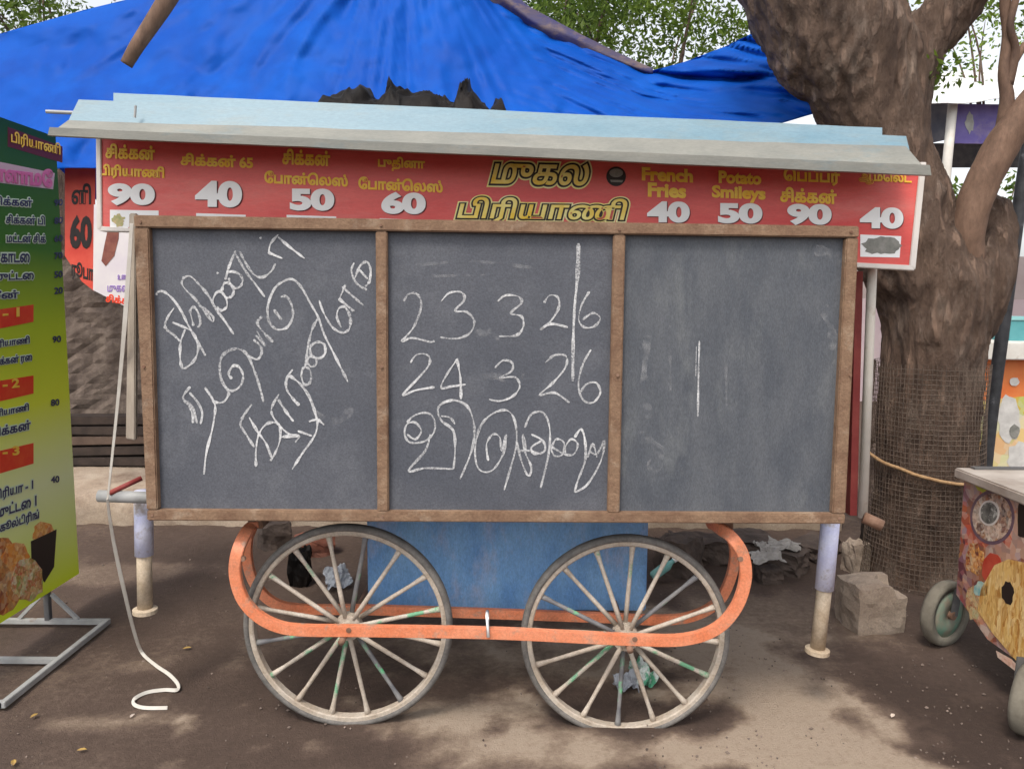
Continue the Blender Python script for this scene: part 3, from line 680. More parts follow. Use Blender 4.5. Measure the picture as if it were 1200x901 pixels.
# telescopic legs
def leg(top, mid, foot, Y):
    mb = MB(); mb.tube([P(*top, Y), P(*mid, Y)], .0315, 16)
    l = mb.build('leg', M['lav'], cart, smooth=True)
    d = (P(*foot, Y) - P(*mid, Y)).normalized()
    mb = MB(); mb.tube([P(*mid, Y) - d * .05, P(*foot, Y)], .0255, 16); mb.build('leg_pipe', M['beige'], l, smooth=True)
    mb = MB(); f = P(*foot, Y); mb.tube([f - d * .004, f, f + d * .014, f + d * .016], [.03, .042, .042, .01], 18); mb.build('foot_plate', M['beige'], l)
leg((168, 575), (169, 650), (170, 713), 2.70); leg((974, 600), (966, 690), (958, 760), 2.66)
# wheels
def spoke_mesh(k):
    mb = MB(); q = 2 * math.pi * (k + .5) / 16 + R(90); dy = .016 * (1 if k % 2 else -1)
    d = Vector((math.cos(q), 0, math.sin(q))); a = d * .035 + Vector((0, dy, 0)); e = d * .322
    pts = [a.lerp(e, t) for t in (0, .3, .8, .93, 1)]; mb.tube(pts, [.0085, .0082, .0070, .0095, .012], 8); return mb
def make_wheel():
    ring = MB(); n = 72
    def lathe(mb, prof):
        b = len(mb.v); k = len(prof)
        for i in range(n):
            q = 2 * math.pi * i / n
            for r, y in prof: mb.v.append(Vector((r * math.cos(q), y, r * math.sin(q))))
        for i in range(n):
            for j in range(k): mb.f.append((b + i * k + j, b + i * k + (j + 1) % k, b + ((i + 1) % n) * k + (j + 1) % k, b + ((i + 1) % n) * k + j))
    lathe(ring, [(.319, -.014), (.323, -.017), (.335, -.017), (.335, .017), (.323, .017), (.319, .014)])
    w = bpy.data.objects.new('wheel', None)
    me = bpy.data.meshes.new('wheel'); me.from_pydata(ring.v, [], ring.f); me.materials.append(M['rim']); w = bpy.data.objects.new('wheel', me); C.objects.link(w)
    t = MB(); lathe(t, [(.333, -.014), (.337, -.021), (.347, -.022), (.354, -.014), (.356, 0), (.354, .014), (.347, .022), (.337, .021), (.333, .014)])
    for mb, nm, m in ((t, 'tyre', 'tyre'),):
        x = mb.build(nm, M[m], w, smooth=True)
    h = MB(); h.tube([(0, -.055, 0), (0, -.05, 0), (0, -.022, 0), (0, -.02, 0), (0, .02, 0), (0, .022, 0), (0, .06, 0)], [.016, .024, .026, .045, .045, .026, .024], 24); h.build('hub', M['rim'], w, smooth=False)
    for k in range(16):
        o = spoke_mesh(k).build('spoke', M['spoke_dark'] if k in (4, 9, 15) else M['spoke'], w, smooth=True)
    bm = bmesh.new(); bm.from_mesh(me); bmesh.ops.recalc_face_normals(bm, faces=bm.faces[:]); bm.to_mesh(me); bm.free()
    return w
w1 = make_wheel(); w2 = copy_tree(w1)
for w, px, py, rr in ((w1, 408.5, 733, 0), (w2, 732.5, 745, 37)):
    w.parent = cart; p = P(px, py, WY); w.location = p - world_of(cart); w.rotation_euler = (0, R(rr), 0)
    print('wheel', p, 'bottom', p.z - .356)
# guard rails
def rail(pts, Y, w, h, bend=0):
    c = [P(x, y, Y + (d[0] if d else 0)) for x, y, *d in pts]; mb = MB(); mb.bar(smooth_path(c, 7), w, h); return mb.build('guard_rail', M['orange'], cart, bevel=.004)
rail([(302, 612, .16), (290, 622, .06), (279, 645), (276, 672), (284, 700), (302, 721), (328, 734), (360, 738), (420, 738.5), (570, 741), (680, 746), (745, 749), (800, 749), (838, 737), (862, 712), (873, 680), (871, 652), (860, 632), (845, 620, .06), (830, 612, .16)], 2.475, .022, .038)
rail([(300, 614, .1), (291, 628), (290, 655), (298, 682), (318, 704), (350, 713), (430, 714), (560, 718), (700, 723), (770, 726), (810, 722), (840, 706), (855, 680), (861, 650), (856, 628), (846, 616, .1)], 2.69, .022, .034)
mb = MB(); a = P(571, 722, 2.455); b = P(572, 746, 2.455); mb.tube([P(571, 716, 2.66), a, b], .006, 8); mb.build('rail_tie', M['white'], cart, smooth=True)
for w, px, py in ((w1, 408.5, 735), (w2, 732.5, 744)):
    p = P(px, py, WY); mb = MB(); mb.tube([(p.x, 2.452, p.z), (p.x, 3.3, p.z)], .011, 12); mb.build('axle', M['rust'], cart, smooth=True)
for px, py, Y in ((408.5, 738.5, 2.462), (744, 749, 2.462), (284, 655, 2.462), (868, 655, 2.462)):
    p = P(px, py, Y); mb = MB(); mb.tube([p, p + Vector((0, .012, 0))], .009, 8); mb.build('rail_bolt', M['rust'], cart)
for px in (300, 850):
    a = P(px, 612, 2.6); mb = MB(); mb.box((a.x, 2.64, .70), (.05, .1, .06)); mb.build('hanger_bracket', M['rust'], cart, bevel=.003)

# ================================================================== BLACKBOARD
YB = 2.425
bb = thing('blackboard', 'long framed blackboard of three panels hung across the cart front', 'blackboard', (0, YB, P(580, 613, YB).z))
REC = .026
def pb(px, py): return P(px, py, YB + .018)
panels = []
for i, q in enumerate(([(170, 264), (442, 268), (444, 602), (182, 600)], [(449, 268), (722, 272), (714, 605), (452, 602)], [(730, 272), (996, 276), (979, 608), (723, 605)])):
    mb = MB(); mb.slab(q, YB + REC, .012); panels.append(mb.build('board_panel', M['slate'] if i < 2 else M['slate_worn'], bb))
panels[0]['label'] = 'panel with slanting Tamil chalk writing'; panels[1]['label'] = 'panel with two chalked dates'; panels[2]['label'] = 'blank worn panel with one chalk stroke'
def fr(nm, q, t=.04, off=0):
    mb = MB(); mb.slab(q, YB + off, t); return mb.build(nm, M['wood'], bb, bevel=.0035)
fr('frame_rail', [(156, 252), (1007, 265), (1007, 278.5), (157, 266.5)])
fr('frame_rail', [(172, 598), (991, 602.5), (990, 614), (172, 610)], off=-.002)
fr('frame_stile', [(156.5, 267), (174, 267), (184.5, 597.5), (171.5, 597.5)], off=.001)
fr('frame_stile', [(992, 279), (1006.5, 279), (991, 602), (975.5, 602)], off=.001)
fr('mullion', [(440, 271), (453.5, 271), (455, 599.4), (442, 599.4)], off=.002); fr('mullion', [(719, 275), (733, 275), (726, 601), (712, 601)], off=.002)
for px, py in ((164, 260), (446, 264), (726, 269), (998, 272), (178, 604), (448, 605), (718, 607), (984, 608), (168, 430), (447, 430), (724, 440), (997, 440)):
    p = P(px, py, YB - .004); mb = MB(); mb.tube([p, p + Vector((0, .008, 0))], .0045, 8); mb.build('nail', M['rust'], bb)
def chalk(panel, strokes, w=.0088):
    mb = MB(); k = 0
    for st in strokes:
        ww = w
        if st and isinstance(st[0], (int, float)): ww = st[0]; st = st[1:]
        path = smooth_path([P(x, y, YB + REC - .0015 - .00012 * (k % 9)) for x, y in st], 6); k += 1
        n = len(path); ws = [ww * (.78 + .8 * noise.noise(Vector((i * .35, k * 3.1, 0)))) * (.55 if i in (0, n - 1) else 1) for i in range(n)]
        mb.ribbon(path, ws, (0, -1, 0))
    return mb.build('chalk_writing', M['chalk'], panel, recalc=False)
def cr(x0, y0, sx, sy, st): return [(x0 + x / sx, y0 + y / sy) for x, y in st]
A = lambda *st: cr(160, 260, 2.573, 2.573, st)
B = lambda *st: cr(440, 260, 2.573, 2.573, st)
D = lambda *st: cr(720, 250, 2.31, 2.31, st)
E1 = lambda *st: cr(180, 260, 5.006, 5.006, st)
E2 = lambda *st: cr(300, 270, 5.006, 5.006, st)
E3 = lambda *st: cr(200, 390, 5.006, 5.006, st)
E4 = lambda *st: cr(270, 380, 5.006, 5.006, st)
chalk(panels[0], [
    E1((15, 430), (25, 412), (60, 410), (110, 450), (160, 520), (200, 600), (240, 670), (280, 740), (305, 785)), E1((120, 505), (85, 555), (68, 600), (75, 630), (120, 665), (155, 700)),
    E1((110, 590), (160, 610), (220, 640), (250, 690), (262, 740), (240, 810), (180, 860), (160, 830), (155, 770), (160, 700), (185, 630)), E1((235, 610), (222, 560), (215, 520), (235, 500), (260, 530), (275, 590), (260, 620)),
    E1((180, 322), (165, 360), (190, 400), (250, 460), (310, 540), (345, 585), (350, 560), (310, 520), (265, 490)), E1((180, 325), (215, 320), (260, 360), (320, 430), (365, 510), (420, 585), (470, 660)),
    E1((355, 500), (345, 470), (365, 420), (395, 410), (425, 450), (430, 495), (400, 520), (370, 500)), E1((400, 405), (415, 360), (450, 365), (470, 400), (460, 435), (430, 445), (405, 420)), E1((420, 340), (440, 295), (490, 300), (520, 330), (515, 370), (485, 390), (455, 370), (440, 330)),
    E1((425, 310), (455, 230), (482, 170)), E1((482, 190), (540, 290), (600, 370), (652, 440)), E1((505, 175), (545, 250), (590, 310), (640, 325), (690, 290), (715, 245)), E1((372, 295), (378, 305)), E1((626, 90), (630, 102)),
    E2((75, 135), (85, 80), (130, 25)), E2((70, 130), (155, 165)), E2((130, 40), (200, 100), (285, 165)),
    E3((115, 315), (80, 360), (75, 390), (110, 430), (130, 490), (130, 530)), E3((110, 350), (160, 410), (185, 470), (175, 535)), E3((95, 400), (130, 440), (155, 530)),
    E3((200, 320), (235, 370), (260, 405), (310, 405), (340, 360), (330, 330), (305, 290)), E3((245, 390), (262, 440), (245, 560), (210, 700), (195, 830)),
    E3((360, 270), (340, 240), (365, 195), (400, 200), (425, 250), (410, 310), (360, 340), (315, 310), (290, 240), (295, 150), (340, 105), (400, 95), (450, 130), (490, 220), (520, 310), (545, 405)),
    E3((455, 135), (510, 155), (535, 110), (520, 70), (485, 40)), E3((500, 15), (555, 75)), E2((35, 505), (8, 545), (55, 610), (100, 655)), E2((5, 590), (55, 680)),
    E2((105, 465), (150, 525)), E2((145, 390), (180, 390), (210, 440), (215, 510), (180, 570), (120, 580), (75, 530), (70, 440), (110, 340), (170, 295), (220, 290), (270, 340), (320, 430), (365, 510), (400, 610), (450, 710), (500, 810), (540, 890)),
    E2((360, 520), (330, 580), (305, 680), (290, 790), (270, 810)), E2((320, 720), (320, 680), (360, 655), (400, 670), (405, 720), (375, 750), (330, 740), (315, 700)), E2((300, 790), (310, 745), (345, 745), (355, 780), (325, 800), (300, 775)), E2((265, 860), (275, 810), (310, 810), (325, 860), (310, 900), (280, 900), (265, 850)),
    E2((370, 410), (400, 490), (450, 570), (510, 600), (550, 570), (550, 500), (520, 450), (485, 460), (475, 510), (500, 570)), E2((485, 400), (520, 430), (575, 475)), E2((525, 320), (490, 400)), E2((505, 330), (560, 380), (630, 440)),
    E2((575, 190), (560, 240), (590, 310), (650, 350)), E2((580, 280), (610, 210), (650, 185), (672, 230), (665, 300), (640, 330)), E2((605, 230), (655, 285)),
    E4((125, 470), (75, 540), (60, 590), (95, 650), (140, 720)), E4((110, 545), (160, 630), (210, 700), (240, 780)), E4((150, 835), (150, 740), (165, 650), (205, 590), (255, 575), (290, 600), (290, 680), (265, 750), (235, 800)),
    E4((285, 410), (245, 480), (245, 530), (285, 590), (340, 640), (400, 660)), E4((300, 660), (400, 655), (380, 690)), E4((280, 440), (325, 510), (370, 570)), E4((365, 265), (330, 320), (330, 380), (370, 440), (405, 475)),
    E4((345, 300), (410, 350), (465, 430), (500, 530), (510, 590), (490, 660), (420, 760), (362, 850)), E4((460, 570), (510, 560), (550, 590)), E4((395, 625), (480, 655))])
chalk(panels[1], [
    A2 for A2 in [
    B((85, 240), (100, 218), (125, 218), (138, 245), (130, 285), (110, 325), (80, 360), (110, 350), (165, 362), (178, 358)), B((198, 240), (222, 215), (258, 212), (268, 235), (240, 268), (275, 272), (298, 300), (285, 335), (245, 352), (195, 348)),
    B((368, 240), (392, 222), (430, 225), (440, 245), (408, 275), (440, 285), (446, 315), (425, 342), (372, 345)), B((508, 245), (525, 222), (550, 228), (552, 260), (528, 300), (498, 325), (530, 308), (580, 318)),
    B((645, 210), (622, 250), (613, 295), (630, 318), (660, 315), (678, 290), (655, 275), (625, 295)), 
    B((105, 425), (125, 400), (158, 402), (162, 430), (130, 470), (82, 522), (120, 508), (178, 498)), B((248, 412), (215, 460), (198, 500), (230, 496), (272, 490)), B((246, 415), (256, 470), (258, 535)),
    B((360, 440), (385, 418), (412, 425), (410, 450), (375, 470), (420, 468), (435, 495), (415, 525), (375, 540), (342, 535)), B((512, 425), (540, 402), (575, 405), (572, 440), (535, 485), (495, 522), (540, 515), (585, 545)),
    B((650, 385), (625, 430), (612, 490), (625, 535), (655, 545), (678, 515), (665, 485), (635, 490), (615, 520)),
    B((95, 640), (120, 655), (138, 630), (120, 605), (95, 610), (88, 640), (105, 665), (150, 660), (178, 630), (175, 590), (150, 575), (115, 585), (95, 605)), B((165, 640), (150, 690), (100, 750), (150, 742), (235, 745)),
    B((235, 745), (240, 690), (235, 630), (200, 600), (188, 570), (200, 548), (240, 538), (280, 560), (298, 620), (290, 690), (255, 775)), B((198, 585), (225, 590), (240, 610)),
    B((340, 720), (335, 670), (355, 640), (375, 650), (380, 690), (395, 640)), B((395, 640), (385, 700), (350, 750), (312, 745), (300, 690), (315, 620), (350, 580), (395, 568), (420, 600), (425, 670), (405, 750), (388, 808)),
    B((425, 660), (440, 720), (460, 765), (470, 740), (450, 690), (445, 640), (455, 690)), B((450, 620), (470, 580), (505, 575), (525, 620), (522, 700), (498, 802)), B((470, 640), (505, 660), (510, 690), (480, 700), (470, 680), (500, 660)), B((430, 690), (465, 690), (500, 700)),
    B((530, 680), (545, 655), (568, 665), (565, 700), (540, 705), (532, 680), (570, 700), (598, 700), (610, 670), (590, 655), (572, 680), (575, 705)), B((600, 650), (620, 625), (632, 660), (632, 720), (610, 780), (600, 815)), B((645, 690), (668, 700), (690, 660), (680, 720), (640, 790), (602, 815)), B((640, 710), (655, 670), (668, 710)),
    [.013] + B((612, 65), (610, 150), (600, 270)), [.011] + B((605, 180), (597, 330), (595, 480)),
    ]], .0080)
chalk(panels[2], [[.007] + D((230, 345), (228, 420), (226, 550)), [.005] + D((222, 360), (220, 440))]).name = 'chalk_stroke'
def dust_material():
    m = mat('wiped_chalk_dust', rgb(.55, .55, .56), None, rough=.95); n = m.node_tree.nodes; L = m.node_tree.links; b = n['Principled BSDF']
    tc = n.new('ShaderNodeTexCoord'); mp = n.new('ShaderNodeMapping'); mp.inputs['Scale'].default_value = (1, 1, 1); L.new(tc.outputs['Object'], mp.inputs[0])
    t = n.new('ShaderNodeTexNoise'); t.inputs['Scale'].default_value = 26; t.inputs['Detail'].default_value = 6; L.new(mp.outputs[0], t.inputs['Vector'])
    q = n.new('ShaderNodeMapRange'); q.inputs[1].default_value = .45; q.inputs[2].default_value = .75; q.inputs[3].default_value = 0; q.inputs[4].default_value = .30
    L.new(t.outputs[0], q.inputs[0]); L.new(q.outputs[0], b.inputs['Alpha']); return m
dm = dust_material()
for pn, st_ in ((1, [[.035] + B((300, 340), (345, 335), (380, 345))[0:3], [.03] + B((300, 470), (350, 465), (400, 470)), [.03] + B((440, 470), (480, 465))]), (1, [[.012] + B((120, 130), (300, 120), (480, 140)), [.010] + B((140, 165), (330, 160))]),
                (0, [[.03] + A((210, 350), (230, 360), (250, 350)), [.03] + A((500, 560), (600, 600), (650, 560))]), (2, [[.05] + D((60, 600), (120, 640), (100, 700)), [.04] + D((540, 100), (590, 110), (600, 160)), [.04] + D((560, 240), (590, 330), (580, 420)), [.03] + D((90, 330), (80, 450), (95, 560)), [.012] + D((150, 300), (152, 480)), [.012] + D((300, 350), (304, 520))])):
    for q in st_:
        o = chalk(panels[pn], [q]); o.name = 'chalk_smear'; o.data.materials[0] = dm
sm = MB()   # wiped chalk dust
# ================================================================== THINGS ON AND ROUND THE CART
def bundle():
    mb = MB(); nu, nv = 150, 40
    prof = [(350, 0), (365, 12), (395, 22), (425, 26), (440, 16), (452, 34), (462, 26), (490, 22), (520, 20), (532, 16), (536, 38), (552, 36), (560, 22), (570, 10), (580, 22), (588, 20), (596, 4), (612, 2)]
    for i in range(nu + 1):
        px = 350 + 262 * i / nu; h = interp(prof, px) * 1.2 * 2.6 / FPX
        base = P(px, interp([(350, 122.5), (612, 134.5)], px), 2.58)
        for j in range(nv + 1):
            v = j / nv; q = math.pi * v
            w_ = Vector((px / 30, v * 3, 2)); w_ += noise.noise_vector(w_ * .8) * .9
            n = 1 - 1.6 * abs(noise.noise(w_)); n2 = 1 - 2 * abs(noise.noise(w_ * 2.3 + Vector((3, 1, 0))))
            y = 2.545 + .30 * v + .03 * noise.noise(w_ * 1.4) * math.sin(q)
            z = h * (math.sin(q) ** .6) * (.62 + .38 * n + .16 * n2)
            mb.v.append(Vector((base.x + .02 * noise.noise(w_ * 1.7 + Vector((9, 0, 0))), y, base.z + max(0, z) - .035 * (1 - math.sin(q)) ** 2 - .006 + .012 * math.sin(q) * noise.noise(w_ * 5))))
    k = nv + 1
    for i in range(nu):
        for j in range(nv): mb.f.append((i * k + j, i * k + k + j, i * k + k + j + 1, i * k + j + 1))
    o = mb.build('plastic_sheet', M['blackplastic'], smooth=True, recalc=True)
    tag(o, 'crumpled black plastic sheet lying on the cart roof', 'plastic sheet')
bundle()
def strap():
    pts = [P(154, 262, 2.40), P(151, 310, 2.42), P(146, 380, 2.46), P(138, 470, 2.52), P(127, 576, 2.575), P(126, 588, 2.585), P(133, 635, 2.68), P(146, 695, 2.80), P(157, 740, 2.93), G(166, 764, .03)]
    g = [G(x, y, .012) for x, y in ((182, 779), (198, 790), (208, 801), (207, 808), (192, 808), (172, 811), (158, 818), (157, 825), (170, 829), (196, 829))]
    path = smooth_path(pts + g, 6); n = len(path); ws = []
    for i in range(n):
        t = i / (n - 1); ws.append(interp([(0, .010), (.10, .014), (.17, .009), (.23, .005), (.28, .009), (.35, .014), (.5, .012), (.6, .013), (1, .012)], t))
    mb = MB(); 
    mb.ribbon(path, ws, (.15, -1, .35))
    o = mb.build('white_strap', M['ribbon'], recalc=False, smooth=False); o.modifiers.new('t', 'SOLIDIFY').thickness = .003
    tag(o, 'white plastic strap hanging from the blackboard corner, curled on the ground', 'strap')
strap()

# ================================================================== GREEN STANDEE at the left
SX = -2.02
def pst(px, py): return PX(px, py, SX)
far = PX(78, 400, SX).y
zt = PX(78, 165, SX).z; zb = PX(78, 681, SX).z
st = thing('menu_standee', 'tall green and yellow menu standee with metal base at the left edge', 'standee', (SX, far - .45, 0))
def standee():
    rows = 60; mb = MB(); y0 = far - .92
    for i in range(rows + 1):
        z = lerp(zb, zt, i / rows)
        for y in (y0, far): mb.v.append(Vector((SX, y, z)))
    for i in range(rows): mb.f.append((2 * i, 2 * i + 1, 2 * i + 3, 2 * i + 2))
    vs = list(mb.v); n = len(vs); mb.v += [v + Vector((-.025, 0, 0)) for v in vs]
    for i in range(rows): mb.f.append((n + 2 * i + 2, n + 2 * i + 3, n + 2 * i + 1, n + 2 * i))
    for i in range(rows):
        mb.f.append((2 * i + 1, n + 2 * i + 1, n + 2 * i + 3, 2 * i + 3)); mb.f.append((2 * i, 2 * i + 2, n + 2 * i + 2, n + 2 * i))
    mb.f.append((2 * rows, 2 * rows + 1, n + 2 * rows + 1, n + 2 * rows)); mb.f.append((0, n, n + 1, 1))
    o = mb.build('panel', None or bpy.data.materials.new('x'), st)
    o.data.materials.clear()
    m = attr_mix_material('green_yellow_print', 'grad', [(0, rgb(.70, .82, .02)), (.24, rgb(.80, .86, .46)), (.42, rgb(.74, .80, .05)), (.58, rgb(.46, .58, .02)), (.75, rgb(.045, .17, .01)), (1, rgb(.008, .06, .015))], .55, .0, 40, .015, 3)
    o.data.materials.append(m)
    L = world_of(st)
    set_attr(o, 'grad', [(v.co.z + L.z - zb) / (zt - zb) for v in o.data.vertices])
    N = (1, 0, 0)
    bx = MB(); patch(bx, [(9, 149), (73, 172), (73, 191), (9, 172)], pst, .001, N); bx.build('title_box', M['darkred'], o)
    t1 = MB(); letter(t1, 'பிரியாணி', (12, 153, 70, 170), pst, .26, .03, 0, .003, N); t1.build('title_lettering', M['yellow'], o, recalc=False)
    hl = MB(); patch(hl, [(-20, 186), (64, 203), (62, 222), (-20, 212)], pst, .001, N); hl.build('heading_rim', mat('pale_pink_print', rgb(.62, .42, .5), None), o)
    h2 = MB(); letter(h2, 'மாளாமே', (-20, 189, 61, 211), pst, .12, .06, 0, .003, N); h2.build('heading_lettering', M['pink'], o, recalc=False)
    items = [('சிக்கன்', (37, 228, 241), .06), ('சிக்கன் பி', (52, 250, 263), .04), ('மட்டன் சிக்', (53, 272, 285), .02), ('காடை', (34, 296, 309), 0), ('முட்டை', (39, 317, 330), -.03), ('மீன்', (21, 340, 352), -.05),
             ('பிரியாணி', (34, 398, 411), -.13), ('சிக்கன் ரை', (37, 418, 432), -.14), ('பிரியாணி', (33, 480, 493), -.2), ('சிக்கன்', (35, 500, 514), -.22), ('பிரியா - 1', (38, 573, 590), -.3), ('முட்டை 1', (42, 592, 608), -.32), ('கூல்டிரிங்', (45, 611, 627), -.36)]
    for body, (x1, a, b), sl in items:
        w = 46 if len(body) > 5 else 34; bo = (x1 - w, a + 1, x1, b - 1)
        hb = MB(); nb = MB(); letter(hb, body, bo, pst, sl, .13, 0, .0008, N, grow=.1); letter(nb, body, bo, pst, sl, .03, 0, .0026, N)
        hb.build('item_halo', M['glow'], o, recalc=False); nb.build('item_lettering', M['navy'], o, recalc=False)
    for x, y, s in ((70, 238, '90'), (70, 259, '80'), (70, 280, '60'), (70, 300, '70'), (70, 322, '50'), (70, 341, '20'), (68, 398, '90'), (66, 472, '80'), (66, 562, '40')):
        pr = MB(); letter(pr, s, (x - 7, y - 4, x + 3, y + 4), pst, -.1, .03, 0, .002, N); pr.build('price_lettering', M['navy'], o, recalc=False)
    for y0_, y1_, y2, y3, s in ((362, 384, 357, 377, '- 1'), (446, 470, 440, 461, '- 2'), (530, 556, 519, 543, '- 3')):
        rb = MB(); rw = MB(); patch(rb, [(-25, y0_ + 4), (39, y2), (39, y3), (-25, y1_ + 6)], pst, .0012, N)
        letter(rw, s, (2, y2 + 5, 22, y2 + 16), pst, -.1, .04, 0, .003, N); rb.build('red_band', M['redband'], o); rw.build('band_lettering', M['yellow'], o, recalc=False)
    # food picture
    fp = MB(); disc(fp, (0, 675), 30, 45, pst, .001, 30, N, .1); fp.build('food_picture', food_material('fried_food_print', [rgb(.30,.06,.02),rgb(.62,.20,.04),rgb(.75,.40,.12),rgb(.14,.03,.02),rgb(.72,.52,.30)], 20), o)
    bw = MB(); patch(bw, [(36, 634), (66, 620), (63, 664), (52, 682), (37, 668)], pst, .0015, N); bw.build('bowl_picture', M['black'], o)
    fr_ = MB(); disc(fr_, (52, 626), 13, 14, pst, .0012, 20, N, .3); om = food_material('orange_food_print', [rgb(.75,.24,.03),rgb(.80,.42,.10),rgb(.5,.10,.02),rgb(.85,.55,.25)], 30); fr_.build('fries_picture', om, o); fr_ = MB(); disc(fr_, (18, 652), 16, 18, pst, .0013, 20, N, .3); fr_.build('chicken_picture', om, o)
    sl = MB(); disc(sl, (32, 680), 20, 24, pst, .002, 22, N, .25); sl.build('salad_picture', food_material('salad_print', [rgb(.75,.55,.25),rgb(.55,.12,.05),rgb(.25,.38,.08),rgb(.8,.7,.5),rgb(.4,.15,.05)], 34), o)
    # base frame of square bar
    A_ = G(135, 727, .03); B_ = G(27, 823, .03); xw = .5
    b = MB()
    z = .025; xr = -1.775; xl = xr - .52; ya = A_.y; yb = B_.y
    for a, c in (((xr, ya, z), (xl, ya, z)), ((xr, yb, z), (xl, yb, z)), ((xr, (ya + yb) / 2 - .02, z), (xl, (ya + yb) / 2 - .02, z))): b = MB(); b.bar([a, c], .022, .022, (0, 0, 1)); b.build('base_bar', M['steel'], st, bevel=.002)
    for x in (xr, xl): b = MB(); b.bar([(x, ya + .011, z), (x, yb - .011, z)], .023, .023, (0, 0, 1)); b.build('base_bar', M['steel'], st, bevel=.002)
    for y in (ya - .0, yb + .0):
        p = MB(); p.bar([(SX - .013, y, .03), (SX - .013, y, zb + .15)], .024, .024, (1, 0, 0)); p.build('post', M['darksteel'], st, bevel=.002)
        for sx in (-.13, .13):
            p = MB(); p.bar([(SX - .013 + sx, y, .035), (SX - .013 + sx * .15, y, zb - .01)], .014, .014, (0, 1, 0)); p.build('brace', M['steel'], st)
standee()

